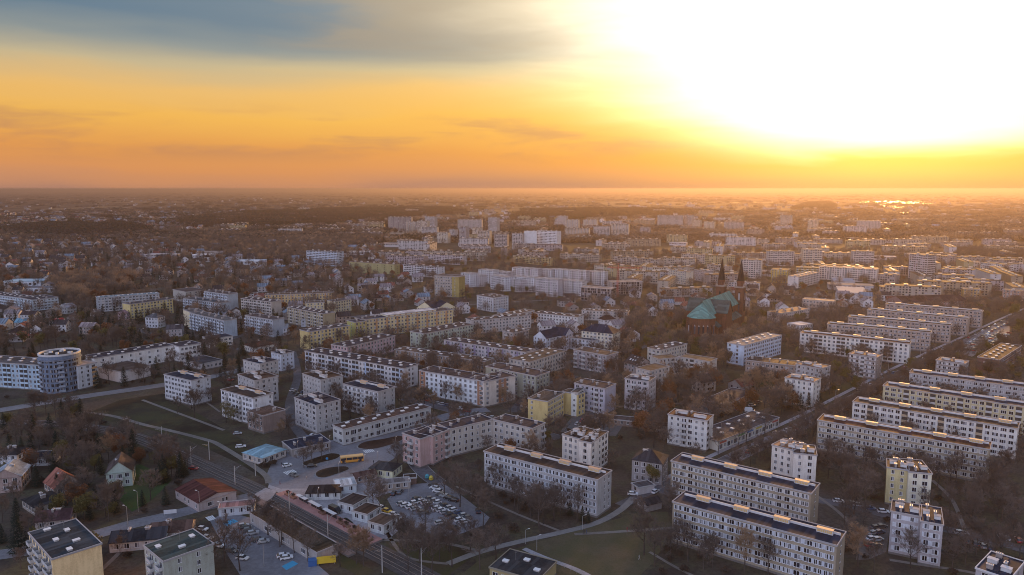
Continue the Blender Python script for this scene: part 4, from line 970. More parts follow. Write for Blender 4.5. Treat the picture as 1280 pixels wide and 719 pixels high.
# --- red tower crane
cb = G(772, 371)
cr = thing('tower_crane', 'red lattice tower crane over the concrete shells', 'crane', cb)
RC = plain((.42, .07, .05), .6)
def lattice(m, p0, p1, w, n):
    p0, p1 = Vector(p0), Vector(p1); d = (p1 - p0); u = d.normalized(); a = u.orthogonal().normalized(); b = u.cross(a)
    cs = [a * w / 2 + b * w / 2, a * w / 2 - b * w / 2, -a * w / 2 - b * w / 2, -a * w / 2 + b * w / 2]
    for c in cs: m.tube(p0 + c, p1 + c, .13, .13, 4)
    for i in range(n):
        for k in range(4): m.tube(p0 + d * (i / n) + cs[k], p0 + d * ((i + 1) / n) + cs[(k + 1) % 4], .08, .08, 3, cap=False)
m = MB(); lattice(m, (0, 0, 0), (0, 0, 32), 1.8, 16); m.build('mast', RC, cr)
m = MB(); lattice(m, (-12, 0, 33), (26, -6, 33), 1.3, 18); m.build('jib', RC, cr)
m = MB(); m.tube((0, 0, 32), (0, 0, 38), .5, .1, 5); m.tube((0, 0, 38), (18, -4.2, 33.6), .08, .08, 4); m.tube((0, 0, 38), (-11, 0, 33.6), .08, .08, 4); m.build('tie_bar', RC, cr)
m = MB(); m.box(-12.5, -9, -1, 1, 30.5, 32.8); m.build('counterweight', plain((.3, .29, .28), .9), cr)
m = MB(); m.box(.9, 2.6, -1.9, -.5, 30, 32.2); m.build('operator_cab', plain((.5, .45, .4), .5), cr)

# --- houses, kiosks and low buildings
def small(label, px, w, d, n, wall, roof, rtype, rise=2.6, rot=None, name='house', cat='house', st=2.9, front='tt', right='t', top='chim', trim=(.4, .38, .38), group=None):
    """px: pixel of the middle of the front wall's foot; rot: degrees of the front wall's direction from +X"""
    p = G(*px); a = R(rot if rot is not None else -20)
    u = Vector((math.cos(a), math.sin(a), 0)); v = Vector((-u.y, u.x, 0)); h = n * st + .7
    A = p - u * w / 2; B = p + u * w / 2
    def back(q, z):      # point -> photo pixel
        c, s = math.cos(PITCH), math.sin(PITCH); dz = z - CH; f = q.y * c - dz * s; up = q.y * s + dz * c
        return (640 + F * q.x / f, 359.5 - F * up / f)
    return block(label, [dict(A=back(A, h), B=back(B, h), D=d, n=n, st=st, pl=.3, h=h, wall=wall, roof=roof, rtype=rtype, rise=rise, front=front, right=right, left=right, top=top, trim=trim)], name, cat, group=group)
small('mint green gabled house with balcony in the big garden', (150, 609), 9.5, 12, 2, (.44, .50, .46), (.14, .105, .10), 'gablef', 4.6, 22, front='tb', right='tt')
small('house with brick red gable roof behind the russet tree', (62, 617), 11, 10, 1, (.42, .34, .30), (.24, .095, .07), 'gable', 4.8, -40)
small('brick and white house with pale blue-grey roof and garage', (8, 616), 11, 12, 2, (.46, .36, .34), (.30, .33, .38), 'gablef', 3.6, 18)
small('white house with slate roof next to the long garden building', (8, 586), 10, 9, 2, (.62, .62, .66), (.08, .07, .075), 'hip', 2.2, 0)
small('long low white garden building with flat slate roof', (42, 583), 15, 9, 1, (.52, .52, .54), SLATE, 'flat', 2, 10, top='none')
small('bungalow with black hipped roof below the brick and white house', (36, 640), 12, 10, 1, (.42, .38, .35), (.06, .058, .065), 'hip', 2.2, -38)
small('bungalow with mauve red roof beside the big spruce', (66, 662), 11, 8, 1, (.50, .44, .43), (.16, .085, .09), 'gable', 2.6, 14)
small('grey villa with steep slate hipped roof beside a green conifer', (808, 604), 12.5, 11, 3, (.40, .38, .39), (.075, .07, .08), 'hip', 3.6, -24)
small('slate roofed low row beside the street, with white gable end', (172, 688), 17, 9, 1, (.48, .48, .50), (.07, .072, .085), 'gable', 2.4, 13, name='cottage', cat='cottage')
small('brown roofed low row continuing the slate one', (213, 677), 13, 9, 1, (.44, .38, .36), (.19, .115, .095), 'gable', 2.2, 13, name='cottage', cat='cottage')
small('small white garage with flat roof beside two parked cars', (808, 617), 7.5, 5, 1, (.50, .47, .48), (.13, .12, .13), 'flat', 1, 24, name='garage', cat='garage', top='none', front='', st=2.3)
small('dark garage with low gable near the footpath end', (818, 638), 7, 6, 1, (.36, .33, .33), (.06, .055, .06), 'gable', 1.4, 28, name='garage', cat='garage', top='none', front='', st=2.2)
block('big low hall with dark red shallow roof by the railway', [dict(A=(219, 611), B=(248, 628), D=15, n=1, st=3.2, pl=.3, wall=(.46, .40, .40), roof=(.16, .06, .055), rtype='gable', rise=1.8, front='n.n', right='.W', top='none')], 'hall', 'hall')
K = dict(name='kiosk', cat='kiosk', top='none')
small('kiosk pair under pink and slate flat roofs by the level crossing', (296, 644), 12.5, 5.5, 1, (.50, .52, .56), (.26, .15, .15), 'flat', 1, 14, st=2.5, **K)
small('white pavilion with brown hipped roof on the plaza', (404, 625), 13, 8, 1, (.54, .54, .54), (.075, .052, .048), 'hip', 1.8, 4, st=2.4, **K)
small('white flat roofed kiosk behind the brown hipped pavilion', (433, 617), 8, 8, 1, (.50, .53, .56), (.48, .50, .53), 'flat', 1, 20, st=2.6, **K)
small('cream kiosk with pyramid slate roof by the bus loop', (476, 597), 11, 9, 1, (.56, .54, .40), (.085, .08, .085), 'hip', 1.8, -18, st=3.0, **K)
small('long beige stall with grey roof beside two parked dark cars', (493, 613), 13, 5, 1, (.44, .38, .34), (.20, .17, .165), 'flat', 1, 16, st=2.3, **K)
small('white kiosk with brown roof beside the plaza flower bed', (432, 641), 7.5, 9, 1, (.54, .56, .58), (.10, .07, .065), 'flat', 1, -28, st=2.9, **K)
small('white kiosk with brown roof in the middle of three', (450, 652), 7, 8, 1, (.52, .55, .57), (.09, .065, .06), 'flat', 1, -28, st=2.7, **K)
small('white kiosk with mossy roof last of the three beside the car park', (470, 666), 7, 8, 1, (.50, .52, .53), (.12, .095, .085), 'flat', 1, -28, st=2.7, **K)
small('brown shed under bare trees by the kiosks', (513, 606), 5, 4, 1, (.22, .15, .13), (.10, .07, .06), 'flat', 1, 10, name='shed', cat='shed', top='none', front='', right='', st=2.2)
small('rust red stall roof behind the cream kiosk', (458, 603), 9, 6, 1, (.40, .33, .31), (.16, .09, .08), 'gable', 1.4, 30, st=2.2, **K)
block('station building with long mossy flat roof beside the platform', [dict(A=(312, 641), B=(396, 691), D=8, n=1, st=3.4, pl=.3, wall=(.42, .40, .40), roof=(.11, .09, .07), front='n..W', right='', top='none')], 'station_building', 'station building')
block('cream five-storey block with slate roof and balcony rows by the spruce', [dict(A=(36, 666), B=(65, 699), D=13, n=5, wall=(.76, .58, .36), roof=(.085, .10, .12), front='btb', right='', top='vents')])
block('sage block with green-grey stepped roof and corner balconies', [dict(A=(180, 682), B=(204, 702), D=15, n=4, wall=(.42, .44, .40), roof=(.10, .13, .125), front='nb', right='.n.n', top='vents')])
block('grey block with stepped white parapets at the parked cars', [dict(A=(1220, 710), B=(1262, 724), D=14, n=5, wall=(.44, .41, .43), roof=SLATE, front='tt', top='tower', trim=(.6, .58, .6))])
block('low pavilion with slate roof and yellow fascia below the lawn', [dict(A=(612, 709), B=(672, 726), D=13, n=1, st=3.2, wall=(.46, .38, .22), roof=(.075, .078, .088), front='w', right='', top='vents', trim=(.24, .21, .16))], 'pavilion', 'pavilion')
small('row of dark garages beside the small parking yard', (770, 532), 22, 7, 1, (.26, .21, .19), (.13, .10, .095), 'flat', 1, -18, name='garage', cat='garage', top='none', front='n', st=2.4)
small('second garage row with mossy roof below the garage yard', (830, 541), 17, 7, 1, (.30, .25, .22), (.12, .10, .08), 'flat', 1, -15, name='garage', cat='garage', top='none', front='n', st=2.4)
HOUSES = [((35, 402), 13, 10, 2, (.50, .50, .53), (.10, .07, .075)), ((66, 408), 11, 9, 1, (.56, .55, .57), (.30, .045, .05)), ((25, 408), 10, 8, 1, (.5, .46, .44), (.14, .26, .34)), ((108, 418), 12, 10, 2, (.46, .38, .36), (.26, .20, .2)),
          ((78, 392), 14, 10, 2, (.46, .46, .48), (.20, .22, .27)), ((118, 396), 8, 8, 1, (.56, .54, .54), (.2, .18, .2)), ((155, 400), 12, 9, 2, (.50, .36, .40), (.26, .16, .19)), ((190, 410), 13, 9, 3, (.50, .50, .54), (.16, .16, .18)),
          ((218, 421), 12, 10, 2, (.44, .40, .41), (.13, .11, .12)), ((270, 384), 10, 8, 1, (.5, .48, .48), (.14, .16, .2)), ((352, 420), 9, 9, 2, (.5, .5, .54), (.3, .32, .36)), ((385, 409), 12, 10, 2, (.46, .48, .54), (.16, .17, .2))]
HUE = ['white house with plum hipped roof in the gardens', 'small white house with bright red roof', 'low house with turquoise roof beside the plum one', 'house with pale gable hidden by a russet tree', 'two-storey house with blue-grey roof among dark trees',
       'small white gable behind the yellow slab gardens', 'pink house with mauve roof before the yellow slab', 'white cubic house by the garden street', 'grey house with slate roof before the school wing', 'low house with blue slate roof among the blue slabs', 'bluish house between blue and yellow slabs', 'blue-grey house below the beige loggia slab']
for (px, w_, d_, n_, c_, r_), lb in zip(HOUSES, HUE):
    small(lb, px, w_, d_, n_, c_, r_, random.choice(['gable', 'hip', 'gablef']), 3.2, random.uniform(-40, 30))

# --- small finishing parts: mural on the hall gable, shop fascias, skylights
def frame_of(root): o = next(c for c in root.children if c.name.startswith('wall')); return o.location.copy(), o.rotation_euler.z, max(v.co.x for v in o.data.vertices), max(v.co.y for v in o.data.vertices), max(v.co.z for v in o.data.vertices)
lo, an, L_, D_, H_ = frame_of(mural_hall)
m = MB(); P = [(.30, 8.6), (.70, 8.6), (.70, 5.6), (.5, 3.6), (.30, 5.6)]
for i in range(5):
    (a, z0), (b, z1) = P[i], P[(i + 1) % 5]; q = lambda f, z, k: (-.05, D_ * (.5 + (f - .5) * k), 6.1 + (z - 6.1) * k)
    m.poly([q(a, z0, 1), q(b, z1, 1), q(b, z1, .8), q(a, z0, .8)])
m.build('mural', plain((.55, .50, .48), .8), mural_hall, lo, an)
lo, an, L_, D_, H_ = frame_of(shop_strip)
for i, c in enumerate([(.50, .10, .06), (.55, .50, .42), (.10, .30, .14), (.08, .20, .42), (.55, .42, .10), (.50, .50, .52), (.40, .08, .08)]):
    m = MB(); x = L_ * (i + .15) / 7; m.box(x, x + L_ * .10, -.15, -.02, 3.15, 4.0); m.build('fascia_board', plain(c, .6), shop_strip, lo, an)
lo, an, L_, D_, H_ = frame_of(sky_house)
sl = math.atan2(4.5, D_ / 2)
for i in range(3):
    m = MB(); m.box(-.5, .5, -.7, .7, .03, .14); o = m.build('skylight', plain((.75, .75, .78), .2), sky_house, lo + Matrix.Rotation(an, 3, 'Z') @ Vector((L_ * (.28 + .22 * i), D_ * .22, H_ + 4.5 * .46)), 0); o.rotation_euler = (Matrix.Rotation(an, 3, 'Z') @ Matrix.Rotation(sl, 3, 'X')).to_euler()

# ------------------------------------------------------------------ trees
def rot_about(v, ax, a): return Matrix.Rotation(a, 3, ax) @ v
def bare_tree(seed, H, spread, nl=9, dens=1.0, droop=0.0, leafy=0):
    """trunk mesh builder and crown mesh builder (limbs, branches, fine twigs)"""
    rs = random.Random(seed); tr = MB(); cr = MB()
    th = H * rs.uniform(.28, .36); r0 = H * .019
    lean = Vector((rs.uniform(-.05, .05), rs.uniform(-.05, .05), 1)).normalized()
    p = Vector((0, 0, 0)); path = [p]
    for i in range(6):
        p = p + (lean + Vector((rs.uniform(-.08, .08), rs.uniform(-.08, .08), 0))) * (H * .82 / 6); path.append(p)
    for i in range(6):
        (tr if i < 3 else cr).tube(path[i], path[i + 1], r0 * (1 - i / 6.6), r0 * (1 - (i + 1) / 6.6), 6 if i < 3 else 4, 0, False)
    def on_trunk(t):
        q = t * 6; i = min(5, int(q)); return path[i].lerp(path[i + 1], q - i)
    def twig(p, d, l, w):
        s = d.cross(Vector((rs.uniform(-1, 1), rs.uniform(-1, 1), rs.uniform(-1, 1))))
        if s.length < 1e-4: return
        s = s.normalized() * w
        e = p + d * l + Vector((0, 0, -droop * l))
        cr.v += [tuple(p - s), tuple(p + s), tuple(e)]; k = len(cr.v); cr.f.append((k - 3, k - 2, k - 1)); cr.m.append(1)
    def branch(p, d, l, r, lev):
        n = 3; pts = [p]
        for i in range(n):
            d = (d + Vector((rs.uniform(-.22, .22), rs.uniform(-.22, .22), rs.uniform(-.05, .22) - droop * .4 * (lev > 0)))).normalized()
            p = p + d * (l / n); pts.append(p)
            if r > .035: cr.tube(pts[-2], pts[-1], r * (1 - i / 3.6), r * (1 - (i + 1) / 3.6), 3, 0, False)
            else: twig(pts[-2], d, l / n, max(r * .8, .022))
        if lev >= 2:
            for i in range(int(9 * dens)):
                q = pts[rs.randint(0, n - 1)].lerp(pts[n], rs.random()); dd = (d + Vector((rs.uniform(-1, 1), rs.uniform(-1, 1), rs.uniform(-.5, .8)))).normalized()
                twig(q, dd, rs.uniform(.6, 1.5) * H / 13, .04)
            return
        for i in range(6 if lev == 0 else 5):
            t = rs.uniform(.25, 1.0); q = pts[int(t * n - 1e-6)].lerp(pts[min(n, int(t * n - 1e-6) + 1)], (t * n) % 1)
            dd = (d * .7 + Vector((rs.uniform(-1, 1), rs.uniform(-1, 1), rs.uniform(-.35, .7)))).normalized()
            branch(q, dd, l * rs.uniform(.42, .62), r * .5, lev + 1)
    for i in range(nl):
        t = .34 + .62 * (i + rs.random() * .7) / nl; a = i * 2.4 + rs.uniform(-.5, .5); up = .35 + 1.1 * t
        d = Vector((math.cos(a), math.sin(a), up)).normalized()
        branch(on_trunk(t), d, spread * (1.15 - .55 * t) * rs.uniform(.85, 1.15), r0 * .5 * (1.2 - t), 0)
    return tr, cr
def leaf_tree(seed, H, rx, n=2600, size=.3, gaps=5, zc=.6, rz=None):
    rs = random.Random(seed); tr = MB(); cr = MB()
    tr.tube((0, 0, 0), (0, 0, H * .35), H * .02, H * .015, 6, 0, False); tr.tube((0, 0, H * .35), (.2, .1, H * .75), H * .015, H * .006, 5, 0, False)
    rz = rz or H * .40; lobes = []
    for i in range(16):
        a = rs.uniform(0, 6.28); e = rs.uniform(-.8, 1.2); q = rs.uniform(.35, .8)
        lobes.append((Vector((rx * q * math.cos(a) * math.cos(e), rx * q * math.sin(a) * math.cos(e), H * zc + rz * q * math.sin(e))), rs.uniform(.28, .5)))
        tr.tube((0, 0, H * rs.uniform(.3, .55)), lobes[-1][0], H * .007, H * .002, 4, 0, False)
    for i in range(n):
        c, s = lobes[rs.randrange(16)]
        v = Vector((rs.gauss(0, 1), rs.gauss(0, 1), rs.gauss(0, 1))).normalized() * (rs.random() ** .45)
        p = c + Vector((v.x * rx * s, v.y * rx * s, v.z * rz * s)); q = Vector((rs.gauss(0, 1), rs.gauss(0, 1), rs.gauss(0, 1))).normalized()
        a = q.orthogonal().normalized() * size * rs.uniform(.6, 1.3); b = q.cross(a).normalized() * size * .7
        k = len(cr.v); cr.v += [tuple(p - a), tuple(p + b), tuple(p + a), tuple(p - b)]; cr.f.append((k, k + 1, k + 2, k + 3)); cr.m.append(0)
    return tr, cr
def fir(seed, H, rx, n=1500, size=.42):
    rs = random.Random(seed); tr = MB(); cr = MB(); tr.tube((0, 0, 0), (0, 0, H * .97), H * .016, .03, 6, 0, False)
    for i in range(n):
        t = rs.random() ** .75; z = H * (.08 + .9 * (1 - t)) if False else H * (.07 + .93 * (1 - t ** .8 * 1.0))
        rmax = rx * (1 - z / H) ** .85 * (1 + .28 * math.sin(z * 5.2 / (H * .1))) + .12
        a = rs.uniform(0, 6.28); r = rmax * rs.random() ** .5; p = Vector((r * math.cos(a), r * math.sin(a), z))
        o = Vector((math.cos(a), math.sin(a), -.45)).normalized() * size * rs.uniform(.7, 1.5); s = Vector((-math.sin(a), math.cos(a), rs.uniform(-.3, .3))) * size * .45
        k = len(cr.v); cr.v += [tuple(p - s), tuple(p + s), tuple(p + o)]; cr.f.append((k, k + 1, k + 2)); cr.m.append(0)
    return tr, cr
BARK = twig_mat((.065, .052, .047), 'bark'); TWIG = twig_mat((.112, .088, .077), 'twigs', .35); TWIGT = twig_mat((.24, .16, .105), 'pale_twigs', .3); RUSS = twig_mat((.16, .072, .036), 'russet_leaves', .35)
OLIV = twig_mat((.11, .092, .036), 'olive_leaves', .35); WILL = twig_mat((.15, .12, .06), 'willow_twigs', .3); FIRM = twig_mat((.015, .023, .017), 'fir_needles', .4); BUSHM = twig_mat((.060, .045, .036), 'bush_twigs', .4)
KINDS_ = {   # kind: (list of (trunk mesh, crown mesh) high detail, height)
}
def reg(kind, gens, mats, H):
    KINDS_[kind] = ([(t.mesh('trunk', mats[0]), c.mesh('crown', mats[1])) for t, c in gens], H)
reg('bare', [bare_tree(s, 13, 5.6) for s in (1, 2, 3, 4)], (BARK, [BARK, TWIG]), 13)
reg('tan', [bare_tree(s, 13, 4.6, dens=1.3) for s in (11, 12)], (BARK, [twig_mat((.16, .12, .09), 'pale_bark'), TWIGT]), 13)
reg('willow', [bare_tree(s, 11, 4.4, dens=1.6, droop=.55) for s in (21, 22)], (BARK, [BARK, WILL]), 11)
reg('russet', [leaf_tree(s, 12, 5.0) for s in (31, 32)], (BARK, [RUSS]), 12)
reg('olive', [leaf_tree(s, 11, 4.0, 2000) for s in (41, 42)], (BARK, [OLIV]), 11)
reg('fir', [fir(s, 12, 2.9) for s in (51, 52)], (BARK, [FIRM]), 12)
reg('bush', [leaf_tree(s, 3.0, 2.0, 700, .22, zc=.5, rz=1.4) for s in (61, 62)], (BARK, [BUSHM]), 3)
# coarser trees for the distance, one mesh each, copied by the thousand
lod = bpy.data.collections.new('tree_kinds')
LODN = []
def low(name, tc, mats):
    t, c = tc; k = len(t.v); m = MB(); m.v = t.v + c.v; m.f = t.f + [tuple(i + k for i in f) for f in c.f]; m.m = [0] * len(t.f) + [1 + q * 0 for q in c.m]
    o = bpy.data.objects.new(name, m.mesh(name, mats)); lod.objects.link(o); LODN.append(name); return o
def low_bare(seed, H, sp, n, w):
    rs = random.Random(seed); tr = MB(); cr = MB(); tr.tube((0, 0, 0), (0, 0, H * .6), H * .02, H * .008, 4, 0, False)
    for i in range(n):
        a = rs.uniform(0, 6.28); e = rs.uniform(.05, 1.45); q = rs.random() ** .6; c = Vector((sp * q * math.cos(a) * math.cos(e), sp * q * math.sin(a) * math.cos(e), H * .38 + H * .55 * q * math.sin(e)))
        d = (c - Vector((0, 0, H * .35))).normalized() + Vector((rs.uniform(-.6, .6), rs.uniform(-.6, .6), rs.uniform(-.2, .6))); d.normalize()
        s = d.cross(Vector((rs.uniform(-1, 1), rs.uniform(-1, 1), rs.uniform(-1, 1)))).normalized() * w; l = rs.uniform(.8, 2.0) * H / 12
        k = len(cr.v); cr.v += [tuple(c - s), tuple(c + s), tuple(c + d * l)]; cr.f.append((k, k + 1, k + 2)); cr.m.append(0)
    return tr, cr
low('kind_a', low_bare(1, 12, 5.2, 420, .11), [BARK, TWIG]); low('kind_b', low_bare(2, 13, 4.6, 420, .11), [BARK, TWIG]); low('kind_c', low_bare(3, 12, 4.6, 420, .12), [BARK, TWIGT])
low('kind_d', leaf_tree(33, 12, 4.6, 420, .62), [BARK, RUSS]); low('kind_e', leaf_tree(43, 11, 3.8, 380, .6), [BARK, OLIV]); low('kind_f', fir(53, 12, 2.8, 380, .85), [BARK, FIRM])
low('kind_g', leaf_tree(63, 3.0, 2.0, 120, .5, zc=.5, rz=1.4), [BARK, BUSHM])
NEARIX = {}
for k_ in ('bare', 'tan', 'willow', 'russet', 'olive', 'fir', 'bush'):
    NEARIX[k_] = []
    for tm_, cm_ in KINDS_[k_][0]:
        bmj = MB(); mats_ = []
        for me_ in (tm_, cm_):
            k0 = len(bmj.v); m0_ = len(mats_); mats_ += list(me_.materials)
            bmj.v += [tuple(v.co) for v in me_.vertices]; bmj.f += [tuple(i + k0 for i in p.vertices) for p in me_.polygons]; bmj.m += [m0_ + p.material_index for p in me_.polygons]
        NEARIX[k_].append(len(LODN)); nm_ = 'kind_%s' % chr(104 + len(LODN) - 7); o_ = bpy.data.objects.new(nm_, bmj.mesh(nm_, mats_)); lod.objects.link(o_); LODN.append(nm_)
LODIX = {'bare': (0, 1), 'tan': (2,), 'willow': (2,), 'russet': (3,), 'olive': (4,), 'fir': (5,), 'bush': (6,)}

TREES = []     # (x, y, kind, height)
def add(px, kind, h): p = G(*px); TREES.append((p.x, p.y, kind, h, 1))
HAND = '''243 522 bare 15|222 517 bare 9|283 529 willow 11|292 531 willow 9|86 520 bare 11|24 692 fir 14|47 686 olive 8|52 652 fir 8|208 603 fir 8|190 608 fir 6|196 602 fir 6|115 697 olive 9|150 696 bare 7|222 592 bare 12|136 580 tan 13|145 628 olive 9|95 634 russet 10|72 615 fir 8
497 588 bare 12|467 640 bare 14|475 645 bare 12|555 622 bare 13|575 634 bare 14|598 642 bare 13|500 688 bare 12|525 703 bare 12|565 709 bare 13|588 690 bare 11|446 705 tan 12|455 708 tan 12|350 684 bare 12|338 668 bare 11|425 709 bare 8|281 703 bare 14|300 714 bare 13|246 694 bare 9|265 722 bare 12
805 694 bare 14|818 708 bare 12|930 716 tan 14|800 654 bare 9|712 645 fir 6|728 652 fir 6|735 654 fir 5|815 606 olive 9|1035 598 bare 12|1072 709 tan 13|1092 716 bare 10|1060 622 bare 12|1088 624 bare 11|706 488 russet 13|700 492 russet 11|712 490 russet 11|280 452 olive 15|292 455 bare 13|268 455 bare 11
762 470 russet 12|775 474 bare 12|868 478 russet 12|880 480 tan 12|838 500 russet 11|820 505 bare 12|1000 515 fir 11|1010 512 fir 10|1024 514 fir 12|990 512 russet 10|1070 492 olive 11|1058 478 olive 10|1044 470 olive 11|730 555 bare 11|765 590 bare 9|1150 600 bare 11|1172 610 bare 10|1000 590 bare 12
543 437 fir 10|572 421 fir 8|445 388 fir 12|460 392 fir 13|470 388 fir 11|480 392 fir 13|490 385 fir 12|380 585 bare 8|390 578 bare 9|402 575 bare 8|330 585 bush 3|340 582 bush 3|110 405 fir 13|98 400 fir 12|1275 420 olive 15|1268 400 olive 16|1280 440 olive 15|1005 425 olive 10|318 657 bare 10|335 669 bare 11|352 681 bare 12|368 691 bare 11|385 702 bare 11|860 702 bare 11|885 708 bare 10|960 717 bare 11|1000 720 bare 10|510 715 bare 12|540 717 bare 13|600 712 bare 12|620 700 bare 11|515 458 russet 6|528 460 russet 6|542 462 russet 7|556 464 russet 6|570 466 russet 6|584 467 russet 7'''
for ln in HAND.replace('\n', '|').split('|'):
    a, b, k, h = ln.split(); add((float(a), float(b)), k, float(h))
def scatter(poly, per_ha, mix, hs=(.7, 1.15), gap=3.2):
    P = [G(*q) for q in poly]; xs = [p.x for p in P]; ys = [p.y for p in P]
    a = abs(sum(P[i].x * P[(i + 1) % len(P)].y - P[(i + 1) % len(P)].x * P[i].y for i in range(len(P)))) / 2
    n = int(a / 1e4 * per_ha); ks, ws = zip(*mix); t = 0; tries = 0; PP = [(p.x, p.y) for p in P]
    while t < n and tries < n * 8:
        tries += 1; x, y = random.uniform(min(xs), max(xs)), random.uniform(min(ys), max(ys))
        if not pt_in(PP, x, y) or is_occ((x, y)) or (int(x // gap), int(y // gap)) in SEEN: continue
        SEEN.add((int(x // gap), int(y // gap))); k = random.choices(ks, ws)[0]
        TREES.append((x, y, k, KINDS_[k][1] * random.uniform(*hs), 0)); t += 1
SEEN = set()
occ_poly([G(*q) for q in ((118, 602), (185, 585), (205, 612), (165, 640), (120, 632))]); occ_poly([G(*q) for q in ((-5, 612), (90, 612), (92, 628), (-5, 632))])
PLACES = [([(-60, 510), (100, 515), (200, 552), (262, 592), (215, 645), (100, 672), (-60, 690)], 'in the big gardens beside the railway'), ([(-60, 690), (100, 672), (300, 630), (330, 650), (470, 719), (470, 760), (-60, 760)], 'around the station lot and garden street'),
          ([(300, 630), (345, 610), (500, 600), (500, 680), (470, 719)], 'by the kiosks and platform'), ([(470, 719), (500, 650), (560, 600), (740, 650), (640, 690), (600, 760), (470, 760)], 'between the car park and the brown roofed slab'), ([(740, 650), (835, 600), (1060, 700), (1060, 760), (600, 760), (640, 690)], 'around the dry lawn and slate roofed slab'),
          ([(1060, 760), (1030, 620), (1280, 560), (1340, 600), (1340, 760)], 'around the mauve and yellow point blocks'), ([(690, 495), (830, 478), (1000, 478), (1030, 520), (900, 560), (835, 600), (740, 600), (690, 560)], 'behind the shopping strip and grey villa'), ([(780, 395), (1000, 395), (1000, 478), (780, 478)], 'on the church square'),
          ([(1000, 395), (1340, 330), (1340, 560), (1030, 620), (1000, 533)], 'among the avenue slabs'), ([(90, 480), (270, 465), (345, 470), (345, 600), (200, 552), (100, 515)], 'in the park by the white willow slab'), ([(345, 600), (345, 430), (690, 430), (690, 600), (500, 600)], 'among the tenements behind the bus loop'), ([(-60, 380), (345, 380), (345, 470), (-60, 510)], 'around the school and blue slabs')]
PLG = [([(G(*q).x, G(*q).y) for q in pl], nm) for pl, nm in PLACES]
def where(x, y):
    for pl, nm in PLG:
        if pt_in(pl, x, y): return nm
    return 'in the gaps of the hazy town'
occ_poly([G(*q) for q in ((857, 424), (866, 438), (886, 437), (896, 424))])
TOWN = (('bare', 6), ('tan', 1), ('russet', .4), ('olive', .4), ('bush', 2)); GARD = (('bare', 5), ('fir', 4.0), ('olive', 1), ('russet', .3), ('bush', 2.5)); SUB = (('bare', 6), ('tan', .8), ('fir', 1.8), ('russet', .7), ('bush', 1.2))
scatter([(0, 518), (95, 518), (180, 542), (245, 590), (200, 640), (110, 665), (0, 640)], 170, GARD, (.55, 1.0))
scatter([(0, 640), (110, 665), (180, 690), (180, 719), (0, 719)], 60, GARD, (.5, .9))
scatter([(310, 657), (400, 702), (470, 719), (420, 719), (340, 690)], 110, (('bare', 3), ('bush', 2)), (.6, .95))
scatter([(490, 672), (600, 655), (690, 652), (660, 672), (600, 688), (560, 719), (490, 719)], 110, (('bare', 4), ('bush', 2)))
scatter([(550, 605), (605, 592), (740, 648), (700, 660), (610, 652)], 190, (('bare', 4), ('bush', 2.5)), (.6, 1.0))
scatter([(790, 645), (842, 640), (850, 690), (1060, 719), (780, 719)], 140, (('bare', 3), ('bush', 2)), (.6, .95))
scatter([(1040, 600), (1110, 600), (1280, 640), (1280, 719), (1060, 719)], 135, (('bare', 5), ('bush', 2)), (.6, .95))
scatter([(835, 605), (1010, 640), (1000, 660), (840, 620)], 90, (('bare', 3), ('bush', 2)), (.5, .85))
scatter([(690, 500), (830, 480), (980, 480), (1020, 520), (900, 550), (830, 570), (700, 560)], 120, (('bare', 6), ('russet', 1.6), ('tan', 1.5), ('bush', 2)))
scatter([(1000, 500), (1280, 500), (1280, 640), (1110, 600), (1010, 600), (900, 580), (960, 555)], 100, (('bare', 5), ('bush', 2)), (.55, .95))
scatter([(360, 420), (700, 420), (720, 520), (500, 540), (360, 540)], 75, TOWN, (.6, 1.0))
scatter([(500, 515), (690, 540), (690, 590), (560, 600), (520, 580)], 60, TOWN, (.6, 1.0))
scatter([(780, 400), (990, 400), (1000, 440), (900, 470), (780, 440)], 95, (('bare', 4), ('tan', 1.4), ('olive', 1.6)), (.7, 1.1))
scatter([(980, 400), (1280, 380), (1280, 520), (1020, 520)], 95, (('bare', 4), ('olive', 1), ('bush', 1)), (.6, 1.0))
scatter([(700, 420), (800, 430), (800, 480), (720, 480)], 70, TOWN)
scatter([(0, 400), (360, 400), (360, 470), (250, 480), (0, 500)], 70, GARD, (.65, 1.2))
scatter([(190, 480), (340, 455), (370, 540), (330, 575), (280, 540)], 45, TOWN, (.5, .9))
scatter([(-40, 290), (480, 290), (480, 400), (-40, 400)], 52, SUB, (.7, 1.25))
scatter([(480, 318), (1320, 310), (1320, 400), (480, 410)], 42, (('bare', 6), ('tan', 1.5), ('russet', .6), ('olive', .8), ('bush', 1)), (.6, 1.05))
scatter([(60, 355), (130, 345), (175, 352), (150, 368), (110, 385), (85, 380)], 170, (('tan', 3), ('russet', 1), ('bare', 2)), (.9, 1.4))
scatter([(165, 305), (250, 296), (400, 292), (480, 300), (440, 312), (375, 325), (330, 330), (250, 315)], 120, (('bare', 5), ('tan', 2)), (.8, 1.2))
scatter([(1180, 318), (1280, 312), (1300, 326), (1200, 328)], 170, (('bare', 4), ('olive', 1)), (.8, 1.2))
for p, u in along(AVE, 7.0):
    for s in (-6.2, 10.8):
        q = p + Vector((u.y, -u.x, 0)) * s
        if 300 < p.y < 900: TREES.append((q.x + random.uniform(-1, 1), q.y + random.uniform(-1, 1), 'bare', random.uniform(8, 12), 0))
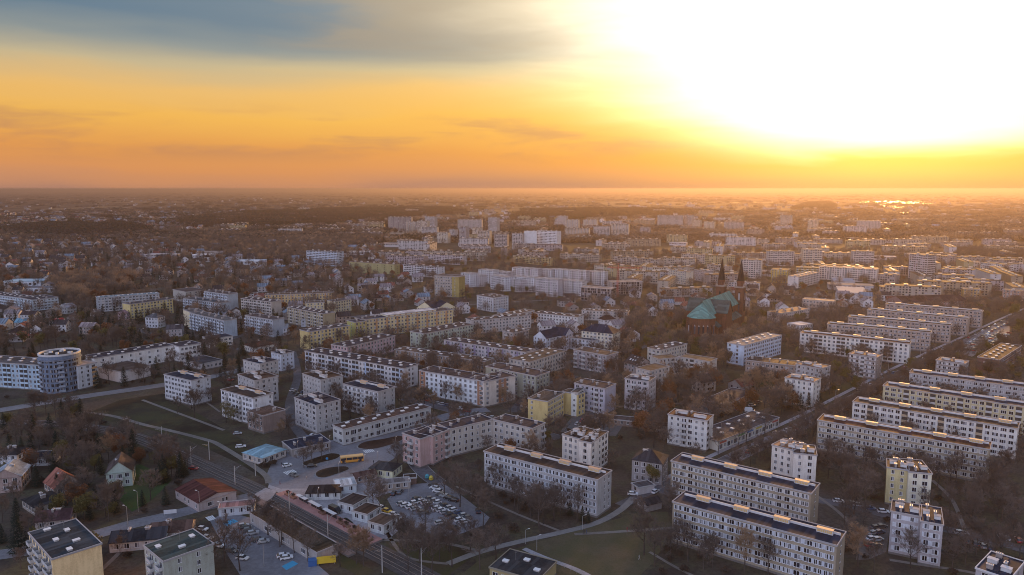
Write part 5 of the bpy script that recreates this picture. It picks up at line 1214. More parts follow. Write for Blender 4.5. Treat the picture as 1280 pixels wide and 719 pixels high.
# the ones that show largest stand as trees of their own, the rest as one mass
def in_view(x, y): return y > 150 and abs(x) < y * .72 + 15
VT = [t for t in TREES if in_view(t[0], t[1])]
VT.sort(key=lambda t: (0 if t[4] else 1, math.hypot(t[0], t[1]) / max(t[3], 6)))
WHERE = {'bare': 'bare brown deciduous tree', 'tan': 'bare tree with pale straw-coloured twigs', 'willow': 'willow with drooping yellowish twigs', 'russet': 'round tree still holding russet leaves',
         'olive': 'broad tree with olive yellow foliage', 'fir': 'dark green pointed fir', 'bush': 'low brown leafless shrub'}
nT, nB = 0, 0; REST = []
for x, y, k, h, hand in VT:
    if k == 'bush':
        if nB >= 150: REST.append((x, y, k, h)); continue
        nB += 1
    else:
        if nT >= 290: REST.append((x, y, k, h)); continue
        nT += 1
    V, H0 = KINDS_[k]; tm, cm = random.choice(V); s = h / H0
    t = thing('shrub' if k == 'bush' else k.replace('bare', 'deciduous').replace('tan', 'birch') + ('_tree' if k != 'fir' else '_tree'), WHERE[k] + ' ' + where(x, y), 'shrub' if k == 'bush' else 'tree', (x, y, 0), random.uniform(0, 6.28), ('shrubs ' if k == 'bush' else k + ' trees ') + where(x, y))
    t.scale = (s * random.uniform(.85, 1.15), s * random.uniform(.85, 1.15), s)
    obj('trunk', tm, t); obj('crown', cm, t)
def gn_mass(name, pts, coll, label, cat):
    """points -> copies of the meshes in coll. pts: (x, y, z, index, scale)"""
    me = bpy.data.meshes.new(name); me.from_pydata([p[:3] for p in pts], [], [])
    for nm, typ, vals in (('pick', 'INT', [p[3] for p in pts]), ('size', 'FLOAT', [p[4] for p in pts]), ('turn', 'FLOAT', [p[5] if len(p) > 5 else random.uniform(0, 6.28) for p in pts])):
        at = me.attributes.new(nm, typ, 'POINT'); at.data.foreach_set('value', vals)
    o = obj(name, me); tag(o, label, cat, None, 'stuff')
    ng = bpy.data.node_groups.new(name, 'GeometryNodeTree')
    ng.interface.new_socket('Geometry', in_out='INPUT', socket_type='NodeSocketGeometry'); ng.interface.new_socket('Geometry', in_out='OUTPUT', socket_type='NodeSocketGeometry')
    N = ng.nodes; Lk = ng.links; gi = N.new('NodeGroupInput'); go = N.new('NodeGroupOutput')
    ci = N.new('GeometryNodeCollectionInfo'); ci.inputs['Collection'].default_value = coll; ci.inputs['Separate Children'].default_value = True; ci.inputs['Reset Children'].default_value = True
    ip = N.new('GeometryNodeInstanceOnPoints'); ip.inputs['Pick Instance'].default_value = True
    def att(nm, typ):
        a = N.new('GeometryNodeInputNamedAttribute'); a.data_type = typ; a.inputs['Name'].default_value = nm; return a.outputs['Attribute']
    cx = N.new('ShaderNodeCombineXYZ'); Lk.new(att('turn', 'FLOAT'), cx.inputs[2])
    Lk.new(gi.outputs[0], ip.inputs['Points']); Lk.new(ci.outputs[0], ip.inputs['Instance']); Lk.new(att('pick', 'INT'), ip.inputs['Instance Index'])
    Lk.new(cx.outputs[0], ip.inputs['Rotation']); Lk.new(att('size', 'FLOAT'), ip.inputs['Scale']); Lk.new(ip.outputs[0], go.inputs[0])
    md = o.modifiers.new('copies', 'NODES'); md.node_group = ng
    return o

# ------------------------------------------------------------------ suburb houses and filler blocks
def tone(c, v): return tuple(max(.02, x * v) for x in c)
ROOFS = [((.20, .075, .06), 'red-brown'), ((.09, .075, .08), 'slate'), ((.13, .09, .08), 'brown'), ((.24, .20, .21), 'pale grey'), ((.16, .20, .25), 'blue-grey'), ((.075, .05, .05), 'dark')]
WALLS = [(.48, .46, .47), (.42, .36, .33), (.38, .35, .35), (.58, .56, .58)]
def house_parts(i):
    rs = random.Random(100 + i); w_, d_ = rs.uniform(9, 13), rs.uniform(8, 11); n = rs.choice([1, 2, 2]); h = n * 2.8 + .6; rise = rs.uniform(2.4, 4.2); rc, nm = ROOFS[i % len(ROOFS)]; wm = plaster(WALLS[i % len(WALLS)])
    wl = MB(); wl.box(-w_/2, w_/2, -d_/2, d_/2, 0, h); o = .5; rf = MB()
    a, b, c, d = (-w_/2 - o, -d_/2 - o, h), (w_/2 + o, -d_/2 - o, h), (w_/2 + o, d_/2 + o, h), (-w_/2 - o, d_/2 + o, h)
    if i % 3 == 2: r0, r1 = (-w_ * .2, 0, h + rise), (w_ * .2, 0, h + rise); rf.poly([a, b, r1, r0]); rf.poly([b, c, r1]); rf.poly([c, d, r0, r1]); rf.poly([d, a, r0])
    else:
        r0, r1 = (-w_/2 - o, 0, h + rise), (w_/2 + o, 0, h + rise); rf.poly([a, b, r1, r0]); rf.poly([c, d, r0, r1])
        wl.poly([(-w_/2, -d_/2, h), (-w_/2, 0, h + rise - .3), (-w_/2, d_/2, h)]); wl.poly([(w_/2, -d_/2, h), (w_/2, d_/2, h), (w_/2, 0, h + rise - .3)])
    gl = MB()
    for s in range(n):
        for k in range(3):
            x = (-.3 + .3 * k) * w_; z = .5 + s * 2.8 + .85
            for sg in (-1, 1): gl.poly([(x - .65, sg * (d_/2 + .05), z), (x + .65, sg * (d_/2 + .05), z), (x + .65, sg * (d_/2 + .05), z + 1.35), (x - .65, sg * (d_/2 + .05), z + 1.35)])
        for k in (-.22, .22):
            y = k * d_; z = .5 + s * 2.8 + .85
            for sg in (-1, 1): gl.poly([(sg * (w_/2 + .05), y - .6, z), (sg * (w_/2 + .05), y + .6, z), (sg * (w_/2 + .05), y + .6, z + 1.35), (sg * (w_/2 + .05), y - .6, z + 1.35)])
    cn = MB(); cn.box(w_ * .18, w_ * .18 + .7, -.35, .35, h + rise * .5, h + rise + .7)
    return [('wall', wl, wm), ('roof', rf, roofing(rc)), ('glazing', gl, glass()), ('chimney', cn, plaster((.4, .3, .27)))], nm
PROTO = []
for i in range(12):
    ps, nm = house_parts(i); PROTO.append(([(a, m.mesh(a, mt)) for a, m, mt in ps], nm))
hl = bpy.data.collections.new('house_kinds')
for i, (ps, nm) in enumerate([house_parts(i) for i in range(12)]):
    J = MB(); ms = []
    for q, (a, m, mt) in enumerate(ps):
        k = len(J.v); J.v += m.v; J.f += [tuple(z + k for z in f) for f in m.f]; J.m += [q] * len(m.f); ms.append(mt)
    o = bpy.data.objects.new('house_kind_' + chr(97 + i), J.mesh('house', ms)); hl.objects.link(o)
# slab prototypes for the far estates, joined
BL = bpy.data.collections.new('block_kinds')
SLABC = [(.46, .42, .40), (.52, .47, .42), (.44, .36, .28), (.50, .48, .50), (.40, .34, .32), (.54, .46, .30), (.48, .44, .46), (.56, .54, .55)]
def slab_parts(i):
    rs = random.Random(300 + i); L = rs.uniform(38, 75); D = rs.uniform(11, 13); n = rs.choice([3, 4, 4, 5, 5, 6]); H = n * 2.75 + 1
    wl = MB(); wl.box(-L/2, L/2, 0, D, 0, H); rf = MB(); rf.box(-L/2 - .3, L/2 + .3, -.3, D + .3, H, H + .35)
    k = int(L / 13)
    rb = MB()
    for q in range(k): x = -L/2 + L * (q + .5) / k; rb.box(x - 2.2, x + 2.2, D * .4, D * .4 + 2, H + .35, H + 1.7)
    gl = MB(); nb = int(L / 3.1)
    for s in range(n):
        for q in range(nb):
            if (q + i) % 5 == 4: continue
            x = -L/2 + L * (q + .5) / nb; z = .9 + s * 2.75 + .8; gl.poly([(x - .85, -.05, z), (x + .85, -.05, z), (x + .85, -.05, z + 1.45), (x - .85, -.05, z + 1.45)])
        for sg in (-1, 1):
            y = D * .5; z = .9 + s * 2.75 + .8; gl.poly([(sg * (L/2 + .05), y - .6, z), (sg * (L/2 + .05), y + .6, z), (sg * (L/2 + .05), y + .6, z + 1.4), (sg * (L/2 + .05), y - .6, z + 1.4)])
    return [('wall', wl, plaster(tone(SLABC[i % 8], .82))), ('roof', rf, roofing((.14, .10, .09))), ('glazing', gl, glass()), ('roof_box', rb, plain((.55, .46, .40), .45))], L, D
def hall_parts(i):
    rs = random.Random(500 + i); L, D, h = rs.uniform(28, 70), rs.uniform(18, 36), rs.uniform(5, 8); wl = MB(); wl.box(-L/2, L/2, 0, D, 0, h); rf = MB(); rf.box(-L/2 - .2, L/2 + .2, -.2, D + .2, h, h + .3)
    gl = MB()
    for q in range(int(L / 5)): x = -L/2 + 5 * q + 2.5; gl.poly([(x - 1.8, -.05, h - 2.2), (x + 1.8, -.05, h - 2.2), (x + 1.8, -.05, h - .9), (x - 1.8, -.05, h - .9)])
    return [('wall', wl, plaster((.50, .48, .50))), ('roof', rf, plain((.34, .33, .36) if i % 2 else (.22, .19, .19), .9)), ('glazing', gl, glass())], L, D
SPRO = [slab_parts(i) for i in range(10)] + [hall_parts(i) for i in range(4)]
SPM = [([(a, m.mesh(a, mt)) for a, m, mt in ps], L, D) for ps, L, D in SPRO]
for i, (ps, L, D) in enumerate(SPRO):
    J = MB(); ms = []
    for q, (a, m, mt) in enumerate(ps):
        k = len(J.v); J.v += m.v; J.f += [tuple(z + k for z in f) for f in m.f]; J.m += [q] * len(m.f); ms.append(mt)
    o = bpy.data.objects.new('block_kind_%s' % chr(97 + i), J.mesh('block', ms)); BL.objects.link(o)
SLN = ['pale grey', 'cream', 'tan', 'grey-white', 'brown', 'ochre', 'lavender grey', 'white', 'light grey', 'sand']
def free(p, u, v, L, D, mg):
    x = -L/2 - mg
    while x <= L/2 + mg:
        y = -mg
        while y <= D + mg:
            if is_occ(p + u * x + v * y): return False
            y += 4.0
        x += 4.0
    return True
slabs_far = []; nslab = 0
def slab_zone(poly, n, angs, halls=.15, things=True):
    global nslab
    P = [(q.x, q.y) for q in (G(*p) for p in poly)]; xs = [p[0] for p in P]; ys = [p[1] for p in P]; t = tries = 0
    while t < n and tries < n * 40:
        tries += 1; p = Vector((random.uniform(min(xs), max(xs)), random.uniform(min(ys), max(ys)), 0))
        if not pt_in(P, p.x, p.y): continue
        i = random.randrange(10, 14) if random.random() < halls else random.randrange(10)
        a = R(random.choice(angs) + random.uniform(-4, 4)); u = Vector((math.cos(a), math.sin(a), 0)); v = Vector((-u.y, u.x, 0)); ps, L, D = SPM[i]
        if not free(p, u, v, L, D, 6): continue
        occ_rect(p - u * L/2, u, v, L, D, 4.0); t += 1
        if things and nslab < 190:
            nslab += 1; hall = i >= 10; nm = 'hall' if hall else 'apartment_block'
            ZN = ('beyond the church and old town' if p.x > 60 and p.y < 1300 else 'beside the white estate and concrete office' if p.y < 1300 else 'at the edge of the wide wood' if p.x < -120 else 'among the far tan high-rises'); lb = 'low commercial hall with %s flat roof %s' % ('bright' if i % 2 else 'dull', ZN) if hall else 'hazy %s housing slab %s' % (SLN[i], ZN)
            r = thing(nm, lb, 'hall' if hall else 'apartment block', p, a, 'group of ' + lb)
            for nm2, me in ps:
                o = obj(nm2, me, r)
                if nm2 in ('glazing', 'roof_box'): stuff(o)
        else: slabs_far.append((p.x, p.y, 0, i, 1.0, a))
OA = (-22, -18, 68); slab_zone([(760, 340), (960, 345), (1010, 360), (860, 372), (770, 362)], 18, (-20, 70, 15), .2)
slab_zone([(1030, 345), (1280, 335), (1280, 375), (1230, 380), (1030, 372)], 26, (-20, 70), .2)
slab_zone([(690, 300), (960, 300), (1280, 305), (1280, 340), (960, 345), (690, 330)], 62, (-20, -18, 70, 10), .18)
slab_zone([(470, 295), (690, 298), (690, 330), (480, 330)], 30, (-10, 80, 5), .15)
slab_zone([(640, 278), (1290, 278), (1290, 305), (640, 300)], 62, (-20, 70, 0), .25)
slab_zone([(270, 283), (470, 280), (480, 298), (280, 295)], 24, (2, 5, -3), .05)
slab_zone([(170, 318), (330, 314), (340, 328), (200, 330)], 5, (5, -8), 1.0)
slab_zone([(300, 262), (1300, 255), (1300, 278), (640, 280), (480, 276)], 150, (-20, 70, 0, 30), .45, False)
for i, q in enumerate([(252, 323, 34, 22), (312, 331, 42, 22), (455, 319, 60, 20), (28, 358, 46, 26), (62, 366, 60, 12)]):
    p = G(q[0], q[1]); L, D = q[2], q[3]; u = Vector((1, 0, 0)); v = Vector((0, 1, 0))
    lb = ['white roofed supermarket at the edge of the wood', 'pale blue roofed sports hall beside the supermarket', 'long white roofed depot beside the blue-white slab', 'low turquoise roofed sports building behind the terraced apartments', 'long dark roofed storage row among bare trees'][i]
    r = thing('low_hall', lb, 'hall', p)
    m = MB(); m.box(-L/2, L/2, 0, D, 0, 6); m.build('wall', plaster((.52, .53, .58)), r)
    m = MB(); m.box(-L/2 - .3, L/2 + .3, -.3, D + .3, 6, 6.4); m.build('roof', plain([(.66, .66, .7), (.5, .58, .66), (.66, .62, .6), (.3, .45, .55), (.12, .12, .14)][i], .85), r)
    m = MB()
    for k in range(int(L / 6)): m.box(-L/2 + 6 * k + 1.5, -L/2 + 6 * k + 4.5, -.06, 0, 2, 4)
    stuff(m.build('glazing', glass(), r)); occ_rect(p - u * L/2, u, v, L, D, 3)
# houses on crooked garden plots
hz = []
def house_zone(poly, per_ha, gap=24):
    P = [(q.x, q.y) for q in (G(*p) for p in poly)]; xs = [p[0] for p in P]; ys = [p[1] for p in P]
    y = min(ys)
    while y < max(ys):
        x = min(xs)
        while x < max(xs):
            p = Vector((x + random.uniform(-7, 7), y + random.uniform(-7, 7), 0))
            if random.random() < per_ha and pt_in(P, p.x, p.y) and in_view(p.x, p.y):
                a = R(25 * math.sin(p.x * .004 + p.y * .003) + random.choice((0, 90)) + random.uniform(-6, 6)); u = Vector((math.cos(a), math.sin(a), 0)); v = Vector((-u.y, u.x, 0))
                if free(p - v * 6, u, v, 14, 12, 2): occ_rect(p - u * 7 - v * 6, u, v, 14, 12, 1); hz.append((p, a))
            x += gap
        y += gap
house_zone([(-60, 300), (200, 296), (470, 305), (480, 330), (540, 345), (540, 372), (470, 385), (430, 362), (330, 360), (220, 350), (200, 362), (110, 360), (60, 380), (120, 392), (170, 400), (200, 415), (100, 425), (-60, 435)], .66, 24)
house_zone([(680, 365), (860, 368), (960, 360), (1000, 372), (1120, 368), (1130, 380), (990, 392), (900, 388), (800, 400), (690, 384)], .7, 20)
house_zone([(220, 366), (430, 360), (600, 382), (700, 400), (790, 405), (790, 440), (700, 432), (600, 420), (480, 412), (360, 425), (240, 425)], .6, 20)
house_zone([(800, 455), (960, 470), (985, 500), (900, 500), (830, 490)], .35, 22)
house_zone([(-60, 268), (300, 264), (300, 284), (180, 296), (-60, 300)], .4, 36)
hz.sort(key=lambda q: q[0].length)
hfar = []
for k, (p, a) in enumerate(hz):
    i = random.randrange(12)
    if k < 285:
        ps, nm = PROTO[i]; zn = 'among the old town lanes by the church' if p.x > 20 else 'on the garden plots near the blue slabs' if p.y < 800 else 'on the garden plots below the wide wood' if p.y < 1050 else 'far out on the tree-filled plots'; lb = 'detached house with %s roof %s' % (nm, zn)
        r = thing('house', lb, 'house', p, a, lb.replace('detached house', 'houses'))
        for nm2, me in ps:
            o = obj(nm2, me, r)
            if nm2 == 'glazing': stuff(o)
    else: hfar.append((p.x, p.y, 0, i, random.uniform(.9, 1.3), a))
hfar += [(p.x, p.y, 0, random.randrange(12), random.uniform(1.0, 1.6), random.uniform(0, 6)) for p in (G(random.uniform(-20, 1300), 236 + 12 + 40 * random.random() ** 1.4) for _ in range(1100)) if not is_occ(p)]
gn_mass('far_suburb', hfar, hl, 'countless tiny houses of the far suburbs fading into haze', 'suburb')
gn_mass('far_town', slabs_far, BL, 'blocks and halls of the far town fading into haze', 'town')

# the mass of trees
pts = []
for x, y, k, h in REST:
    if is_occ((x, y)): continue
    near_ = y < 560; pts.append((x, y, 0, random.choice((NEARIX if near_ else LODIX)[k]), h / (KINDS_[k][1] if near_ else 3.0 if k == 'bush' else 12.0)))
gn_mass('tree_mass', pts, lod, 'bare winter trees filling the gaps between far houses', 'trees')
# far woods: clumps of crowns
clump = bpy.data.collections.new('clump_kinds')
for i, (m1, dens) in enumerate(((TWIG, 1), (TWIGT, 1), (FIRM, 1), (twig_mat((.05, .036, .032), 'wood', .3), 1))):
    rs = random.Random(900 + i); J = MB()
    for t in range(26):
        cx, cy, h = rs.gauss(0, 15), rs.gauss(0, 15), rs.uniform(8, 14)
        for q in range(26):
            v = Vector((rs.gauss(0, 1), rs.gauss(0, 1), rs.gauss(0, 1))).normalized(); p = Vector((cx + v.x * 4, cy + v.y * 4, h * .55 + v.z * h * .42)); s = rs.uniform(1.0, 2.2)
            a = v.orthogonal().normalized() * s; b = Vector((rs.gauss(0, 1), rs.gauss(0, 1), rs.gauss(0, 1))).normalized() * s; k = len(J.v)
            J.v += [tuple(p - a), tuple(p + a), tuple(p + b)]; J.f.append((k, k + 1, k + 2)); J.m.append(0)
    o = bpy.data.objects.new('clump_' + 'abcd'[i], J.mesh('clump', m1)); clump.objects.link(o)
cp = []
for _ in range(11000):
    py = 236 + 5.5 + 62 * random.random() ** 1.5; px = random.uniform(-30, 1310); p = G(px, py)
    if is_occ(p): continue
    w_ = math.sin(p.x * .0021 + 1.3) * math.sin(p.y * .0013 + p.x * .0006) + .5 * math.sin(p.x * .006) * math.sin(p.y * .0041)
    if w_ < (-.05 if px < 480 else .12) and random.random() < .75: continue
    cp.append((p.x, p.y, 0, random.choice((0, 0, 1, 3, 3, 2) if px < 700 else (0, 1, 3)), random.uniform(.7, 1.2)))
gn_mass('far_wood', cp, clump, 'brown woods and hedges stretching to the hazy horizon', 'wood')
fp = []
for poly in ([(222, 285), (235, 274), (300, 267), (420, 262), (560, 260), (575, 266), (470, 276), (400, 282), (300, 284)], [(640, 273), (660, 264), (740, 262), (850, 263), (900, 266), (820, 270), (720, 276)], [(992, 262), (1010, 254), (1035, 253), (1042, 258), (1030, 263)], [(0, 290), (60, 282), (160, 284), (180, 292), (80, 298)]):
    P = [(q.x, q.y) for q in (G(*p) for p in poly)]; xs = [p[0] for p in P]; ys = [p[1] for p in P]
    for _ in range(2600):
        x, y = random.uniform(min(xs), max(xs)), random.uniform(min(ys), max(ys))
        if pt_in(P, x, y) and not is_occ((x, y)): fp.append((x, y, 0, random.choice((3, 3, 3, 2)), random.uniform(1.0, 1.35)))
gn_mass('pine_forest', fp, clump, 'dark unbroken forest belt beyond the housing estates', 'forest')

# ------------------------------------------------------------------ vehicles
def prof(m, pts, w, mi=0, w2=None, T=ID):
    """side profile pts (x,z) extruded across the width"""
    n = len(pts); i = len(m.v); w2 = w2 or [w] * n
    for s in (-1, 1): m.v += [T(x, s * ww / 2, z) for (x, z), ww in zip(pts, w2)]
    for k in range(n):
        q = (k + 1) % n; m.f.append((i + k, i + q, i + n + q, i + n + k)); m.m.append(mi)
    m.f.append(tuple(i + k for k in range(n))[::-1]); m.m.append(mi); m.f.append(tuple(i + n + k for k in range(n))); m.m.append(mi)
TYRE = plain((.02, .02, .02), .9); CGL = plain((.03, .035, .045), .15); LAMP = plain((.7, .7, .66), .2); TAIL = plain((.4, .03, .02), .3)
def wheel_mesh(r=.32, wd=.22):
    m = MB(); m.tube((0, -wd/2, 0), (0, wd/2, 0), r, r, 12, 0); m.tube((0, -wd/2 - .01, 0), (0, wd/2 + .01, 0), r * .58, r * .58, 10, 1); return m.mesh('wheel', [TYRE, plain((.4, .4, .42), .35, .7)])
WHM = wheel_mesh(); WHB = wheel_mesh(.48, .3)
BODY = {}
def car_body(kind, c):
    if (kind, c) not in BODY:
        m = MB(); g = MB()
        if kind == 'hatch':
            L = 4.1; prof(m, [(-2.05, .28), (2.0, .28), (2.08, .62), (1.95, .78), (1.05, .94), (-1.85, .96), (-2.06, .75)], 1.74, 0, [1.6, 1.6, 1.62, 1.7, 1.7, 1.7, 1.62])
            prof(g, [(1.12, .93), (.42, 1.38), (-1.35, 1.40), (-1.92, .95)], 1.6, 0, [1.66, 1.3, 1.3, 1.6]); m.box(-1.32, .38, -.63, .63, 1.40, 1.46)
        elif kind == 'estate':
            L = 4.7; prof(m, [(-2.35, .28), (2.3, .28), (2.38, .62), (2.25, .78), (1.15, .95), (-2.2, .98), (-2.37, .75)], 1.8, 0, [1.66, 1.66, 1.68, 1.76, 1.76, 1.76, 1.68])
            prof(g, [(1.22, .94), (.45, 1.40), (-1.9, 1.40), (-2.24, .97)], 1.6, 0, [1.7, 1.34, 1.34, 1.64]); m.box(-1.88, .42, -.65, .65, 1.40, 1.46)
        else:
            L = 5.6; prof(m, [(-2.8, .35), (2.75, .35), (2.82, .8), (2.6, 1.15), (1.95, 1.25), (-2.8, 1.25)], 1.95); m.box(-2.8, 1.3, -.97, .97, 1.25, 2.35)
            prof(g, [(2.3, 1.24), (1.6, 2.15), (1.3, 2.3), (1.3, 1.24)], 1.85)
        BODY[(kind, c)] = (m.mesh('body', paint(c)), g.mesh('cabin_glass', CGL))
    return BODY[(kind, c)]
lampm = MB(); lampm.box(-.06, .06, -.2, .2, -.09, .09); LM = lampm.mesh('headlight', LAMP); TM = lampm.mesh('tail_light', TAIL)
CARC = {'white': (.70, .70, .72), 'silver': (.40, .41, .43), 'black': (.02, .02, .022), 'grey': (.13, .135, .14), 'red': (.32, .03, .03), 'blue': (.05, .09, .18), 'yellow': (.62, .42, .05)}
def car(px, ang, colour, place, kind='hatch', full=True):
    p = G(*px); b, g = car_body(kind, CARC[colour]); nm = {'hatch': 'parked_car', 'estate': 'estate_car', 'van': 'delivery_van'}[kind]
    kd = {'hatch': 'car', 'estate': 'estate car', 'van': 'box van'}[kind]
    t = thing(nm, '%s %s %s' % (colour, kd, place), 'van' if kind == 'van' else 'car', (p.x, p.y, .06), R(ang), '%s %ss %s' % (colour, kd, place))
    obj('body', b, t); obj('cabin_glass', g, t); wx = {'hatch': 1.28, 'estate': 1.42, 'van': 1.75}[kind]; hw = {'hatch': .80, 'estate': .83, 'van': .9}[kind]
    for sx in (-1, 1):
        for sy in (-1, 1): obj('wheel', WHM, t, (sx * wx, sy * hw, .32))
    if full:
        fx = {'hatch': 2.04, 'estate': 2.33, 'van': 2.79}[kind]
        for sy in (-1, 1): obj('headlight', LM, t, (fx, sy * .58, .68)); obj('tail_light', TM, t, (-fx, sy * .6, .72))
    return t
def r2(x, y): return (320 + x / 4, 540 + y / 4)
COLS = ['white', 'silver', 'white', 'grey', 'black', 'white', 'blue', 'silver', 'grey', 'white', 'red', 'black']
ci_ = [0]
def nc():
    ci_[0] += 1; return COLS[(ci_[0] * 5 + ci_[0] // 7) % 12]
PL = 'parked in the station car park rows'
for q, c in zip([(728, 365), (748, 372), (775, 382), (797, 390)], ['silver', 'white', 'white', 'silver']): car(r2(*q), 28, c, PL)
for i, q in enumerate([(805, 342), (828, 352), (850, 360), (872, 369), (888, 379), (905, 388), (926, 397), (946, 408), (970, 419), (995, 433), (1018, 446), (1042, 456)]): car(r2(*q), 28, ['black', 'white', 'white', 'silver', 'blue', 'white', 'white', 'silver', 'black', 'black', 'white', 'white'][i], PL)
for i, q in enumerate([(885, 272), (894, 286), (908, 302), (922, 318), (942, 326), (962, 336), (988, 347)]): car(r2(*q), 160, ['black', 'white', 'white', 'grey', 'silver', 'black', 'black'][i], 'parked in the row under bare trees')
for i, q in enumerate([(760, 377), (838, 356), (861, 365), (880, 374), (915, 392), (936, 402), (958, 413), (983, 426), (1007, 440), (1030, 451)]): car((r2(*q)[0] + 5.5, r2(*q)[1] - 3.6), 208, ['white', 'grey', 'silver', 'white', 'black', 'silver', 'white', 'blue', 'silver', 'grey'][i], 'parked nose to nose in the station car park')
car(r2(1110, 402), 100, 'black', 'standing alone at the car park edge'); car(r2(925, 460), 25, 'silver', 'standing alone in the car park aisle', 'estate'); car(r2(990, 488), 5, 'black', 'with bright roof near the car park shrubs'); car(r2(832, 409), 10, 'grey', 'behind the end of the white car row')
car(r2(690, 313), 80, 'black', 'parked beside the beige stall'); car(r2(720, 305), 80, 'grey', 'parked beside the beige stall')
for q, c in zip([(630, 387), (655, 402), (690, 421), (703, 434)], ['white', 'yellow', 'white', 'silver']): car(r2(*q), -35, c, 'parked beside the kiosks')
car(r2(155, 173), 35, 'white', 'driving at the zebra crossing'); car(r2(280, 176), 15, 'black', 'driving round the bus loop'); car(r2(188, 222), -30, 'grey', 'waiting at the zebra crossing')
car(r2(395, 402), -40, 'black', 'delivering on the plaza', 'van')
def r6(x, y): return (250 + x / 6.4, 590 + y / 6.4)
for i, q in enumerate([(345, 442), (366, 458), (386, 476), (420, 500), (465, 552), (505, 567), (665, 682), (692, 697)]): car(r6(*q), 22, ['silver', 'black', 'grey', 'silver', 'grey', 'silver', 'white', 'white'][i], 'parked on the lot below the station building')
for i, q in enumerate([(20, 467), (60, 537), (150, 600), (250, 640), (340, 700)]): car(r6(*q), -15, ['white', 'silver', 'white', 'grey', 'white'][i], 'parked under the bare trees of the lower lot')
car((242, 587), -10, 'red', 'parked beside the railway'); car((301, 559.5), 20, 'white', 'parked on the yard by the blue pavilion', 'estate'); car((297, 543), 10, 'silver', 'parked below the white willow slab')
car((937, 515), -8, 'white', 'parked on the grass behind the shops', 'van')
for q in ((882, 502), (889, 498), (892, 509), (948, 504), (940, 508), (922, 513)): car(q, 20, nc(), 'parked in the yard by the arcade')
for q in ((985, 540), (989, 538.5), (993, 537), (997, 535.5)): car(q, -25, nc(), 'parked at the end of the shopping strip')
for q in ((943, 562), (947, 560), (951, 558), (955, 556.5), (940, 564), (935, 566)): car(q, 60, nc(), 'parked in front of the shopping strip')
for q in ((1202, 668), (1209, 678), (1219, 681), (1228, 684), (1237, 686), (1250, 672), (1258, 674), (1273, 677)): car(q, -12 if q[0] < 1205 else 70, 'silver' if q[0] < 1205 else nc(), 'parked near the mauve point block', 'estate' if q[0] < 1205 else 'hatch')
for q in ((1095, 661), (1102, 660), (1092, 668), (1099, 667), (1090, 675), (1097, 676), (1088, 683), (1096, 684)): car(q, 20, nc(), 'parked under the straw-coloured tree')
for q in ((1066, 631), (1073, 633), (1087, 637), (1104, 641), (1048, 628)): car(q, -10, nc(), 'parked along the lane by the yellow point block')
car((791, 619), -10, 'white', 'parked by the grey villa garage'); car((819, 616), 50, 'white', 'parked behind the grey villa garage')
for q in ((536, 502), (541, 503.5), (546, 505), (552, 506.5), (558, 508), (566, 510), (574, 512), (584, 515), (594, 517.5), (604, 520), (614, 523), (648, 507), (655, 509), (661, 511)): car(q, 160, nc(), 'parked in the street of the white corner block')
for q in ((735, 523), (741, 525), (747, 527), (753, 529), (737, 534), (743, 536), (722, 531), (728, 527)): car(q, 60, nc(), 'parked in the yard behind the yellow hostel')
for q in ((369, 492), (373, 494), (377, 496), (380, 491), (366, 489)): car(q, 50, nc(), 'parked between the grey point blocks', full=False)
for q in ((283, 474), (288, 476), (292, 473), (281, 469), (287, 467)): car(q, 10, nc(), 'parked behind the park edge slab', full=False)
for q in ((385, 548), (378, 551), (390, 546), (371, 555)): car(q, 70, nc(), 'parked behind the low grey workshop')
k_ = 0
for p, u in along(AVE, 5.2):
    k_ += 1
    if 420 < p.y < 700 and k_ % 4 != 3:
        q = p + Vector((u.y, -u.x, 0)) * (-2.9 if k_ % 2 else 2.9); c = nc(); b, g = car_body('hatch', CARC[c])
        t = thing('parked_car', '%s car parked along the tree-lined avenue' % c, 'car', (q.x, q.y, .06), math.atan2(u.y, u.x), '%s cars along the avenue' % c); obj('body', b, t); obj('cabin_glass', g, t)
        for sx in (-1, 1):
            for sy in (-1, 1): obj('wheel', WHM, t, (sx * 1.28, sy * .8, .32))
for r_ in range(3):
    for i in range(11):
        a = Vector((1205 + r_ * 12, 438 - r_ * 2)); q = (1203 + r_ * 13 + i * 3.2, 440 - r_ * 1.0 - i * 2.1); c = nc(); pp = G(*q); b, g = car_body('hatch', CARC[c])
        t = thing('parked_car', '%s car in the rows beside the mural hall' % c, 'car', (pp.x, pp.y, .07), R(-20), '%s cars beside the mural hall' % c); obj('body', b, t); obj('cabin_glass', g, t)
        for sx in (-1, 1):
            for sy in (-1, 1): obj('wheel', WHM, t, (sx * 1.28, sy * .8, .32))
# the bus
bp = G(440, 577.5); bus = thing('city_bus', 'orange and cream city bus at the stop of the loop', 'bus', (bp.x, bp.y, .06), R(18))
OR = paint((.62, .27, .05))
m = MB(); m.box(-5, 5, -1.25, 1.25, .35, 1.35); m.build('body', OR, bus)
m = MB(); m.box(-4.95, 4.95, -1.22, 1.22, 1.35, 2.45); m.build('window_band', CGL, bus)
for x in (-4.9, -2.5, 0, 2.5, 4.9):
    m = MB(); m.box(x - .09, x + .09, -1.26, 1.26, 1.35, 2.45); m.build('pillar', OR, bus)
m = MB(); m.box(-5, 5, -1.25, 1.25, 2.45, 2.95); m.box(-3, -1, -.8, .8, 2.95, 3.15); m.build('roof', paint((.66, .40, .16)), bus)
for x in (-3.1, 2.9):
    for y in (-1.12, 1.12): obj('wheel', WHB, bus, (x, y, .48))
for x in (-3.8, 3.6):
    m = MB(); m.box(x - .5, x + .5, -1.27, -1.25, .45, 2.4); m.build('door', CGL, bus)
for y in (-.9, .9): obj('headlight', LM, bus, (5.02, y, .8))

